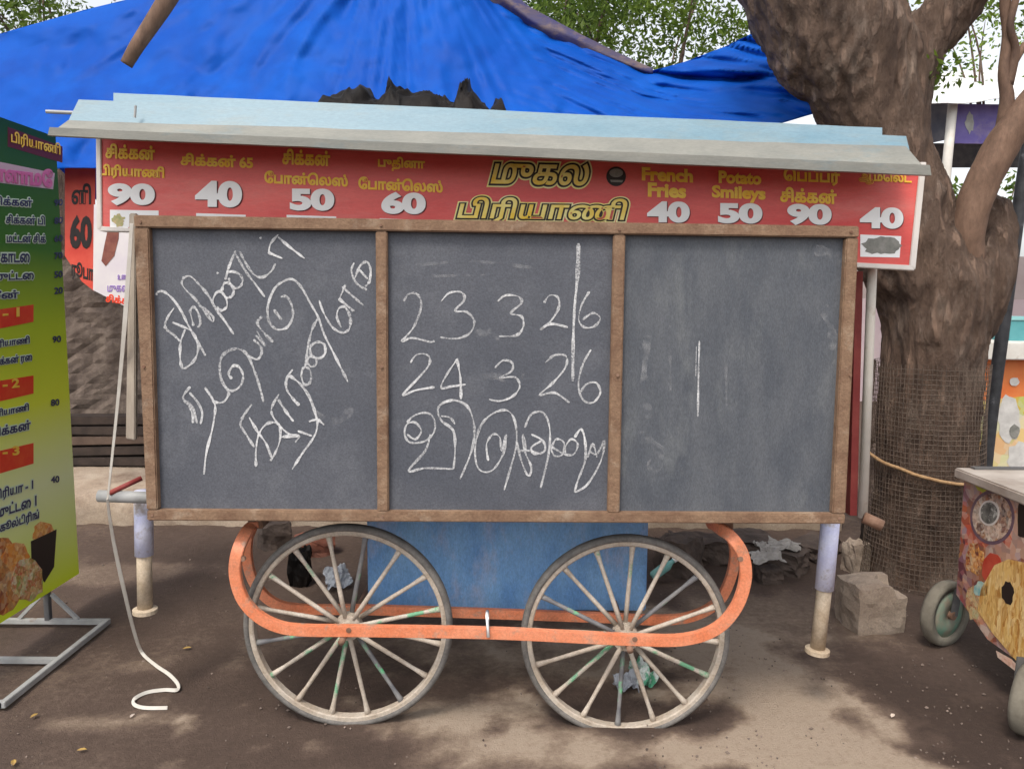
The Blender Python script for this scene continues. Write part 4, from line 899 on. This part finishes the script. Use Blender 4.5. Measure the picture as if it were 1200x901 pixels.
# ================================================================== RIGHT: neighbour food cart
FX = 1.80
def pf(px, py): return PX(px, py, FX)
fc = thing('snack_cart', 'low food cart covered in a printed food picture at the right edge', 'food cart', (FX + .3, 2.5, 0))
def food_cart():
    N = (-1, 0, 0)
    yb = pf(1121, 690).y + .0; zl = .19; zt_ = pf(1147, 559).z - .03
    ys = [(yb, zl + .09), (yb, zt_), (1.3, zt_), (1.3, zl), (yb - .22, zl)]
    m = MB(); m.prism([(FX, y, z) for y, z in ys], (.03, 0, 0))
    prm = food_material('food_collage_print', [rgb(.10,.03,.05),rgb(.45,.14,.05),rgb(.62,.50,.42),rgb(.20,.07,.05),rgb(.70,.34,.10),rgb(.30,.24,.34),rgb(.55,.10,.05)], 13)
    o = m.build('side_panel', prm, fc)
    m = MB(); m.box((FX + .5, yb + .0, (zt_ + .2) / 2 + .05), (.94, .03, zt_ - .2)); m.build('end_panel', M['darksteel'], fc)
    m = MB(); m.box((FX + .47, (1.25 + yb) / 2, zt_ + .022), (1.0, yb - 1.2, .04)); m.build('counter_top', mat('dirty_white_counter', rgb(.46, .41, .36), rgb(.30, .25, .21), 6, .6, .1), fc, bevel=.006)
    yp = MB(); disc(yp, (1150, 568), 7, 8, pf, .001, 14, N, .4); yp.build('lemon_picture', mat('lime_print', rgb(.62, .62, .08), rgb(.4, .45, .05), 20, .5), o)
    d = MB(); disc(d, (1163, 606), 26, 32, pf, .001, 36, N); d.build('plate_picture', mat('plate_print', rgb(.10, .06, .10), rgb(.2, .12, .14), 20, .4), o)
    d = MB(); disc(d, (1163, 606), 23, 28, pf, .002, 36, N); d.build('plate_rim_picture', food_material('speckled_dish_print', [rgb(.65,.5,.4),rgb(.2,.07,.05),rgb(.7,.65,.55),rgb(.45,.22,.1),rgb(.08,.05,.05)], 34), o)
    d = MB(); disc(d, (1160, 601), 12, 15, pf, .003, 30, N); d.build('bowl_rim_picture', M['whitetrim'], o)
    d = MB(); disc(d, (1160, 601), 10, 12.5, pf, .004, 30, N); d.build('sauce_picture', mat('sauce_print', rgb(.05, .05, .05), rgb(.2, .2, .18), 30, .4, c3=rgb(.45, .45, .42), s3=24, lo3=.55, hi3=.6), o)
    d = MB(); disc(d, (1141, 655), 11, 18, pf, .001, 16, N, .4); d.build('fried_picture', food_material('fried_print', [rgb(.30,.06,.02),rgb(.62,.20,.04),rgb(.75,.40,.12),rgb(.14,.03,.02),rgb(.72,.52,.30)], 40), o)
    d = MB(); disc(d, (1163, 667), 12, 19, pf, .0015, 18, N, .12); d.build('tomato_picture', mat('tomato_print', rgb(.42, .03, .015), rgb(.55, .09, .05), 10, .4), o)
    nd = MB(); patch(nd, [(1150, 690), (1166, 662), (1182, 655), (1215, 662), (1225, 760), (1215, 800), (1188, 770), (1164, 742), (1146, 715)], pf, .002, N)
    nd.build('noodle_picture', food_material('noodle_print', [rgb(.42,.19,.04),rgb(.80,.55,.20),rgb(.66,.38,.10),rgb(.86,.66,.32),rgb(.55,.25,.05)], 30, (1, 1.8, .55), .45, .9), o)
    d = MB(); disc(d, (1182, 694), 7, 14, pf, .003, 16, N, .3); d.build('spoon_picture', M['black'], o); d = MB(); disc(d, (1198, 610), 6, 22, pf, .0012, 16, N, .3); d.build('pan_picture', M['black'], o)
    d = MB(); disc(d, (1141, 705), 9, 20, pf, .0012, 16, N, .35); d.build('curry_picture', food_material('curry_print', [rgb(.62,.30,.10),rgb(.4,.45,.25),rgb(.7,.45,.25),rgb(.3,.1,.04)], 40), o)
    d = MB(); patch(d, [(1168, 762), (1186, 772), (1215, 802), (1215, 820), (1196, 790), (1170, 770)], pf, .003, N); d.build('prawn_picture', food_material('prawn_print', [rgb(.72,.42,.30),rgb(.75,.6,.5),rgb(.5,.2,.12)], 30), o)
    d = MB(); disc(d, (1150, 690), 8, 9, pf, .002, 16, N, .3); d.build('herb_picture', mat('teal_print', rgb(.2, .42, .42), rgb(.5, .6, .5), 30, .5), o)
    def wheel(c, yaw, r):
        Rm = Matrix.Rotation(R(yaw), 3, 'Z'); n = 40
        def lat(prof):
            mb = MB(); k = len(prof)
            for i in range(n):
                q = 2 * math.pi * i / n
                for rr, y in prof: mb.v.append(c + Rm @ Vector((rr * math.cos(q), y, rr * math.sin(q))))
            for i in range(n):
                for j in range(k): mb.f.append((i * k + j, i * k + (j + 1) % k, ((i + 1) % n) * k + (j + 1) % k, ((i + 1) % n) * k + j))
            return mb
        w = lat([(r * .72, -.022), (r * .95, -.026), (r, -.012), (r, .012), (r * .95, .026), (r * .72, .022)]).build('wheel', mat('grey_wheel_rubber', rgb(.13, .115, .09), rgb(.21, .19, .15), 14, .85, .2), fc, smooth=True)
        lat([(.012, -.02), (r * .45, -.024), (r * .72, -.014), (r * .72, .014), (r * .45, .024), (.012, .02)]).build('wheel_disc', mat('green_wheel_paint', rgb(.13, .26, .19), rgb(.27, .2, .15), 12, .7), w, smooth=True)
        h = MB(); h.tube([c + Rm @ Vector((0, -.04, 0)), c + Rm @ Vector((0, .04, 0))], .018, 14); h.build('hub', M['rust'], w)
        f = MB(); t = Vector((c.x, c.y, zl + .06))
        for s in (-1, 1):
            f = MB(); f.bar([c + Rm @ Vector((0, .036 * s, 0)), t + Rm @ Vector((.02, .036 * s, 0))], .03, .006, (1, 0, 0)); f.build('fork_blade', M['darksteel'], w)
    g = G(1113, 761); wheel(Vector((g.x, g.y + .05, .14)), 28, .14)
    g = G(1203, 868); wheel(Vector((g.x + .03, g.y + .05, .12)), 40, .12)
food_cart()

# ------------------------------------------------------------------ slanted black pole, orange counter, stall behind
mb = MB(); mb.tube(smooth_path([P(1150, 600, 4.6), P(1160, 500, 4.6), P(1176, 380, 4.62), P(1196, 230, 4.65), P(1222, 60, 4.7)], 4), .036, 14)
a = G(1145, 640); 
tag(mb.build('black_pole', mat('scuffed_black_paint', rgb(.018, .018, .02), rgb(.05, .05, .055), 14, .6, .2, 60, c3=rgb(.16, .16, .17), s3=12, lo3=.6, hi3=.7), smooth=True), 'scuffed black pole leaning between the tree and the orange counter', 'pole')
oc = thing('market_counter', 'orange painted stall counter with white top behind the black pole', 'counter', P(1190, 560, 5.6) * 1)
oc.location.z = 0
def counter():
    y = 5.6; a = P(1143, 420, y); b = P(1300, 420, y); zc = a.z
    mb = MB(); mb.box(((a.x + b.x) / 2, y + .3, zc / 2), (b.x - a.x, .6, zc)); o = mb.build('front_panel', mat('orange_print', rgb(.68, .16, .04), rgb(.75, .24, .07), 5, .5), oc)
    mb = MB(); mb.box(((a.x + b.x) / 2, y + .26, zc + .06), (b.x - a.x + .06, .74, .12)); mb.build('counter_top', M['cream'], oc, bevel=.006)
    pl = lambda px, py: P(px, py, y)
    mb = MB(); patch(mb, [(1140, 470), (1300, 455), (1300, 560), (1140, 560)], pl, .003); mb.build('yellow_picture', food_material('yellow_green_print', [rgb(.75,.45,.03),rgb(.40,.50,.06),rgb(.75,.66,.45),rgb(.78,.32,.05),rgb(.60,.58,.45)], 6), o)
    wm = mat('pale_print', rgb(.68, .66, .62), rgb(.5, .48, .45), 12, .5)
    for c_, rx, ry in (((1182, 490), 13, 28), ((1200, 535), 20, 18), ((1188, 447), 6, 5)): mb = MB(); disc(mb, c_, rx, ry, pl, .006, 20, jag=.25); mb.build('white_picture', wm, o)
    mb = MB(); disc(mb, (1188, 505), 6, 8, pl, .009, 12, jag=.2); mb.build('grey_picture', M['smear'], o)
    # back part of the market counter, up to the tree
counter()
mb = MB(); a = P(1180, 412, 5.75); b = P(1215, 372, 5.75); mb.box(((a.x + b.x) / 2, 5.85, (a.z + b.z) / 2 - .02), (b.x - a.x, .2, b.z - a.z)); 
bx = mb.build('teal_box', mat('teal_plastic', rgb(.08, .28, .30), rgb(.12, .36, .38), 5, .4), bevel=.01)
bx.name = 'plastic_box'; tag(bx, 'teal plastic box standing on the orange counter', 'box')
mb = MB(); mb.box(((a.x + b.x) / 2, 5.85, b.z - .01), (b.x - a.x + .015, .215, .03)); mb.build('lid', mat('pale_teal_plastic', rgb(.25, .5, .5), None), bx, bevel=.006)
def stall():
    y = 9.0; s = thing('market_stall', 'far stall with white tent roof and purple banner behind the tree', 'market stall', (P(1150, 300, y).x, y, 0))
    pl = lambda px, py: P(px, py, y)
    mb = MB()
    top = [P(1040, 118, y - .3), P(1118, 120, y - .3), P(1230, 112, y - .3), P(1330, 110, y - .3)]; bk = [P(1040, 96, y + 2.6), P(1118, 84, y + 2.6), P(1230, 74, y + 2.6), P(1330, 74, y + 2.6)]
    n = 40
    for i in range(n + 1):
        for j in range(13):
            u = i / n; v = j / 12; q = 3 * u; k = min(2, int(q)); f = top[k].lerp(top[k + 1], q - k); g = bk[k].lerp(bk[k + 1], q - k)
            p = f.lerp(g, v); mb.v.append(p + Vector((0, 0, .05 * math.sin(u * 26) * math.sin(v * 3) + .04 * noise.noise(p * 3))))
    for i in range(n):
        for j in range(12): mb.f.append((i * 13 + j, i * 13 + 13 + j, i * 13 + 14 + j, i * 13 + j + 1))
    r = mb.build('tent_roof', mat('white_tent_cloth', rgb(.78, .78, .76), rgb(.68, .69, .70), 4, .6, .2, 20), s, smooth=True); r.modifiers.new('t', 'SOLIDIFY').thickness = .01
    mb = MB(); mb.slab([(1121, 122), (1330, 124), (1330, 172), (1119, 168)], y, .03); b = mb.build('banner', mat('purple_banner_print', rgb(.10, .07, .30), rgb(.20, .16, .42), 3, .5, c3=rgb(.28, .22, .3), s3=2.5, lo3=.52, hi3=.68), s)
    mb = MB(); disc(mb, (1136, 144), 5, 12, pl, .005, 16, jag=.4); mb.build('banner_picture', mat('grey_figure_print', rgb(.45, .45, .42), rgb(.3, .3, .28), 12, .5), b)
    mb = MB(); mb.slab([(1070, 124), (1112, 120), (1108, 164), (1072, 172)], [y + .4, y, y, y + .4], .03); mb.build('banner', mat('dark_banner_print', rgb(.08, .08, .11), rgb(.2, .19, .2), 4, .5), s)
    mb = MB(); mb.tube([P(1117, 118, y - .1), P(1110, 190, y - .1), P(1103, 300, y - .1), P(1098, 420, y - .1)], .05, 10); mb.build('post', M['cream'], s, smooth=True)
    mb = MB(); mb.slab([(1060, 168), (1330, 168), (1330, 196), (1060, 196)], y + 1.5, .05); mb.build('dark_strip', M['darksteel'], s)  # dark strip whose colour gives the stall's dark underside
    mb = MB(); mb.box((P(1200, 300, y).x, y + 2.5, .75), (4.2, .1, 1.5)); mb.build('back_board', mat('pink_board', rgb(.55, .42, .45), rgb(.62, .5, .5), 3, .7), s)
    mb = MB(); x = P(1330, 300, y).x; mb.tube([(x, y, 0), (x, y, 3.3)], .05, 10); mb.build('post', M['cream'], s, smooth=True)
stall()
def bush(label, cx, cy, spots, n, spread, size):
    r = thing('leafy_bush', label, 'bush', (cx, cy, 0)); mb = MB(); st_ = MB()
    for s in spots: 
        leaves(mb, [s], n, spread, size); st_.tube([Vector((cx, cy, 0)), Vector(s)], [.015, .005], 6)
    mb.build('foliage', leafmat, r, recalc=False); st_.build('stems', M['bark2'], r)
bush('yellow green bush between the tree limb and the far stall', P(1120, 300, 7).x, 7, [P(x, y, 7 + random.uniform(-.2, .2)) for x, y in ((1118, 225), (1125, 240), (1112, 262), (1135, 235), (1118, 290), (1190, 215), (1198, 225), (1160, 395), (1150, 388), (1168, 380))], 32, .07, .07)
mb = MB(); mb.box((6.5, 13, 1.1), (9, .2, 2.2)); tag(mb.build('boundary_wall', mat('pink_plaster', rgb(.5, .42, .4), rgb(.42, .34, .32), 2, .9, .2)), 'pale plaster boundary wall far behind the stall', 'wall')

# ================================================================== RUBBLE AND LITTER
def rock(name, c, d, label, cat, m, seed, rot=0, group=None, chip=None, cuts=7, amp=.12):
    bm = bmesh.new(); bmesh.ops.create_cube(bm, size=1); bmesh.ops.subdivide_edges(bm, edges=bm.edges[:], cuts=cuts, use_grid_fill=True)
    Rm = Matrix.Rotation(R(rot), 3, 'Z'); mb = MB()
    for v in bm.verts:
        p = v.co.copy(); p = p.lerp(p.normalized() * .6, .18)
        if chip and p.x > chip[0] and p.z > chip[1] and p.y < .2: p.z = chip[1] + .02; 
        n = noise.noise_vector(p * 3 + Vector((seed, 0, 0))) * amp + noise.noise_vector(p * 9 + Vector((seed, 4, 0))) * amp * .35
        p += n; p = Vector((p.x * d[0], p.y * d[1], p.z * d[2]))
        mb.v.append(Vector(c) + Rm @ p + Vector((0, 0, d[2] / 2 - .01)))
    bm.verts.index_update(); mb.f = [tuple(v.index for v in f.verts) for f in bm.faces]; bm.free()
    return tag(mb.build(name, m, smooth=False), label, cat, group)
rock('concrete_block', G(1018, 733), (.235, .20, .225), 'broken grey concrete block at the foot of the netted tree', 'block', M['concrete'], 3, 8, chip=(.2, .25), cuts=9, amp=.05)
rock('stone', G(1002, 668), (.11, .10, .17), 'small upright stone behind the broken concrete block', 'stone', M['concrete'], 9, 20)
rock('stone', G(1062, 662), (.24, .18, .12), 'dark flat stone against the foot of the tree', 'stone', mat('dark_stone', rgb(.09, .07, .06), rgb(.16, .12, .1), 6, .9, .4), 14, 50)
rock('stone', G(1032, 650), (.16, .16, .2), 'blackened stone between the concrete block and the tree', 'stone', M['darkwood'], 24, 10)
rub = [((368, 650), (.2, .15, .13), 'red brick piece'), ((322, 640), (.18, .16, .16), 'dark earth lump'), ((795, 668), (.22, .2, .2), 'brown lump'), ((835, 655), (.2, .2, .14), 'grey brown lump'),
       ((880, 650), (.26, .2, .13), 'wide flat lump'), ((925, 668), (.18, .16, .12), 'dark lump'), ((955, 650), (.3, .2, .1), 'low lump'), ((900, 680), (.12, .12, .08), 'small clod')]
labs = ['red brick piece lying behind the left wheel', 'dark earth lump beside the orange guard curve at left', 'brown earth lump seen through the right wheel', 'grey brown lump behind the right guard curve', 'wide flat lump under the pale scraps at right', 'dark lump beside the right cart leg', 'low earth lump behind the right cart leg', 'small clod in front of the pale scraps']
for i, (((x, y), d, _), lab) in enumerate(zip(rub, labs)):
    rock('rubble_lump', G(x, y), d, lab, 'rubble', mat('brick_rubble', rgb(.26, .085, .05), rgb(.16, .07, .05), 9, .9, .4) if i == 0 else mat('earth_lump_%d' % i, rgb(.05, .036, .03), rgb(.11, .08, .065), 9, .95, .8, 50), 30 + i, random.uniform(0, 90), 'rubble under and behind the cart', cuts=6, amp=.11)
def sheet(name, label, cat, c, w, d, m, seed, h=.02, rot=0, tilt=0):
    mb = MB(); n = 14; Rm = Matrix.Rotation(R(rot), 3, 'Z') @ Matrix.Rotation(R(tilt), 3, 'X')
    for i in range(n + 1):
        for j in range(n + 1):
            x = (i / n - .5) * w; y = (j / n - .5) * d; z = h * (noise.fractal(Vector((x / w * 3 + seed, y / d * 3, seed)), 1, 2, 3) + .5)
            e = 1 + .2 * noise.noise(Vector((i * .4, j * .4, seed)))
            mb.v.append(Vector(c) + Rm @ Vector((x * e, y * e, max(.0, z))) + Vector((0, 0, .004 + (abs(math.sin(R(tilt))) * d / 2))))
    for i in range(n):
        for j in range(n): mb.f.append((i * (n + 1) + j, (i + 1) * (n + 1) + j, (i + 1) * (n + 1) + j + 1, i * (n + 1) + j + 1))
    o = mb.build(name, m, smooth=False); o.modifiers.new('t', 'SOLIDIFY').thickness = .0015
    return tag(o, label, cat)
grey = mat('grey_scrap', rgb(.34, .32, .30), rgb(.24, .22, .2), 12, .7)
sheet('scrap', 'flat pale scrap on the rubble right of the wheels, lower one', 'scrap', G(897, 658, .1), .17, .10, grey, 3, .03, 10, 18)
sheet('scrap', 'flat pale scrap on the rubble right of the wheels, upper one', 'scrap', G(918, 645, .1), .16, .09, grey, 7, .03, -20, 22)
sheet('scrap', 'small pale scrap on the rubble nearest the orange guard', 'scrap', G(893, 646, .1), .10, .08, grey, 9, .03, 40, 20)
pw = mat('white_plastic', rgb(.42, .44, .48), rgb(.28, .30, .34), 14, .45)
sheet('plastic_bag', 'crumpled white plastic bag lying behind the left wheel', 'plastic bag', G(395, 688), .12, .12, pw, 12, .05, 30, 40)
mb = MB(); rock('black_bag', G(352, 684), (.10, .10, .20), 'slumped black bag beside the white bag behind the left wheel', 'bag', M['blackplastic'], 55, 0, cuts=7, amp=.16)
sheet('litter', 'clear crumpled wrapper on the ground seen through the right wheel', 'litter', G(733, 808), .09, .08, pw, 21, .05, 0, 10)
sheet('litter', 'green and white wrapper on the ground seen through the right wheel', 'litter', G(750, 802), .07, .10, mat('green_white_wrapper', rgb(.66, .70, .68), rgb(.10, .36, .22), 24, .4, lo=.45, hi=.55), 26, .07, 30, 25)
b = thing('plastic_bottle', 'small green plastic bottle dropped on the rubble behind the right wheel', 'bottle', G(764, 676, .03))
L0 = Vector(b.location); ax = Vector((.8, .2, .55)).normalized()
mb = MB(); mb.tube([L0 + ax * t for t in (0, .01, .10, .13, .145)], [.018, .026, .026, .012, .012], 16); mb.build('body', mat('green_bottle', rgb(.12, .38, .34), rgb(.3, .5, .48), 20, .25), b, smooth=True)
mb = MB(); mb.tube([L0 + ax * t for t in (.142, .162)], [.014, .014], 12); mb.build('cap', M['white'], b)
lm = mat('dry_yellow_leaf', rgb(.40, .26, .06), rgb(.28, .17, .07), 30, .7)
def leaf(px, py, s, rot, label, m=lm):
    c = G(px, py, .012); mb = MB(); Rm = Matrix.Rotation(R(rot), 3, 'Z')
    mb.add([c + Rm @ (Vector(v) * s) for v in ((-.5, 0, 0), (-.2, .2, .08), (.2, .2, .1), (.5, 0, .02), (.2, -.2, .1), (-.2, -.2, .08), (0, 0, .02))], [(6, 0, 5), (6, 5, 4), (6, 4, 3), (6, 3, 2), (6, 2, 1), (6, 1, 0)])
    o = mb.build('fallen_leaf', m); o.modifiers.new('t', 'SOLIDIFY').thickness = .0008
    tag(o, label, 'leaf', 'leaves fallen on the ground')
leaf(219, 759, .034, 20, 'yellow leaf on the asphalt left of the left wheel')
leaf(40, 838, .03, 70, 'pale dry leaf nearest the corner of the standee base'); leaf(96, 878, .03, 10, 'dry leaf in the lower left corner of the photo'); leaf(1046, 838, .03, 50, 'pale dry leaf on the dark ground right of the pale patch', mat('pale_leaf', rgb(.6, .5, .42), None))
leaf(16, 893, .035, 120, 'orange leaf at the bottom left corner'); leaf(155, 838, .025, 80, 'tiny pale leaf below the curled strap end', mat('pale_leaf', rgb(.5, .42, .36), None))
def gravel():
    mb = MB()
    for _ in range(650):
        if random.random() < .55: px, py = random.uniform(0, 1200), random.uniform(640, 900)
        else: px, py = random.uniform(760, 1200), random.uniform(690, 900)
        c = G(px, py, .004); s = random.uniform(.002, .0055) * (1.6 if random.random() < .06 else 1)
        if abs(c.x) > 3: continue
        n = noise.noise(Vector((c.x * 2, c.y * 2, 7)))
        if n < -.1: continue
        q = random.uniform(0, 6); vs = [c + Vector((math.cos(q + k * 1.57) * s * random.uniform(.7, 1.3), math.sin(q + k * 1.57) * s * random.uniform(.7, 1.3), random.uniform(-.002, .002))) for k in range(4)] + [c + Vector((0, 0, s * .7)), c + Vector((0, 0, -.006))]
        mb.add(vs, [(0, 1, 4), (1, 2, 4), (2, 3, 4), (3, 0, 4), (1, 0, 5), (2, 1, 5), (3, 2, 5), (0, 3, 5)])
    o = mb.build('gravel', mat('gravel_stone', rgb(.11, .082, .067), rgb(.22, .17, .14), 9, .9, island=.4), recalc=False)
    tag(o, 'loose grit and crumbs scattered over the dusty ground', 'gravel', kind='stuff')
gravel()
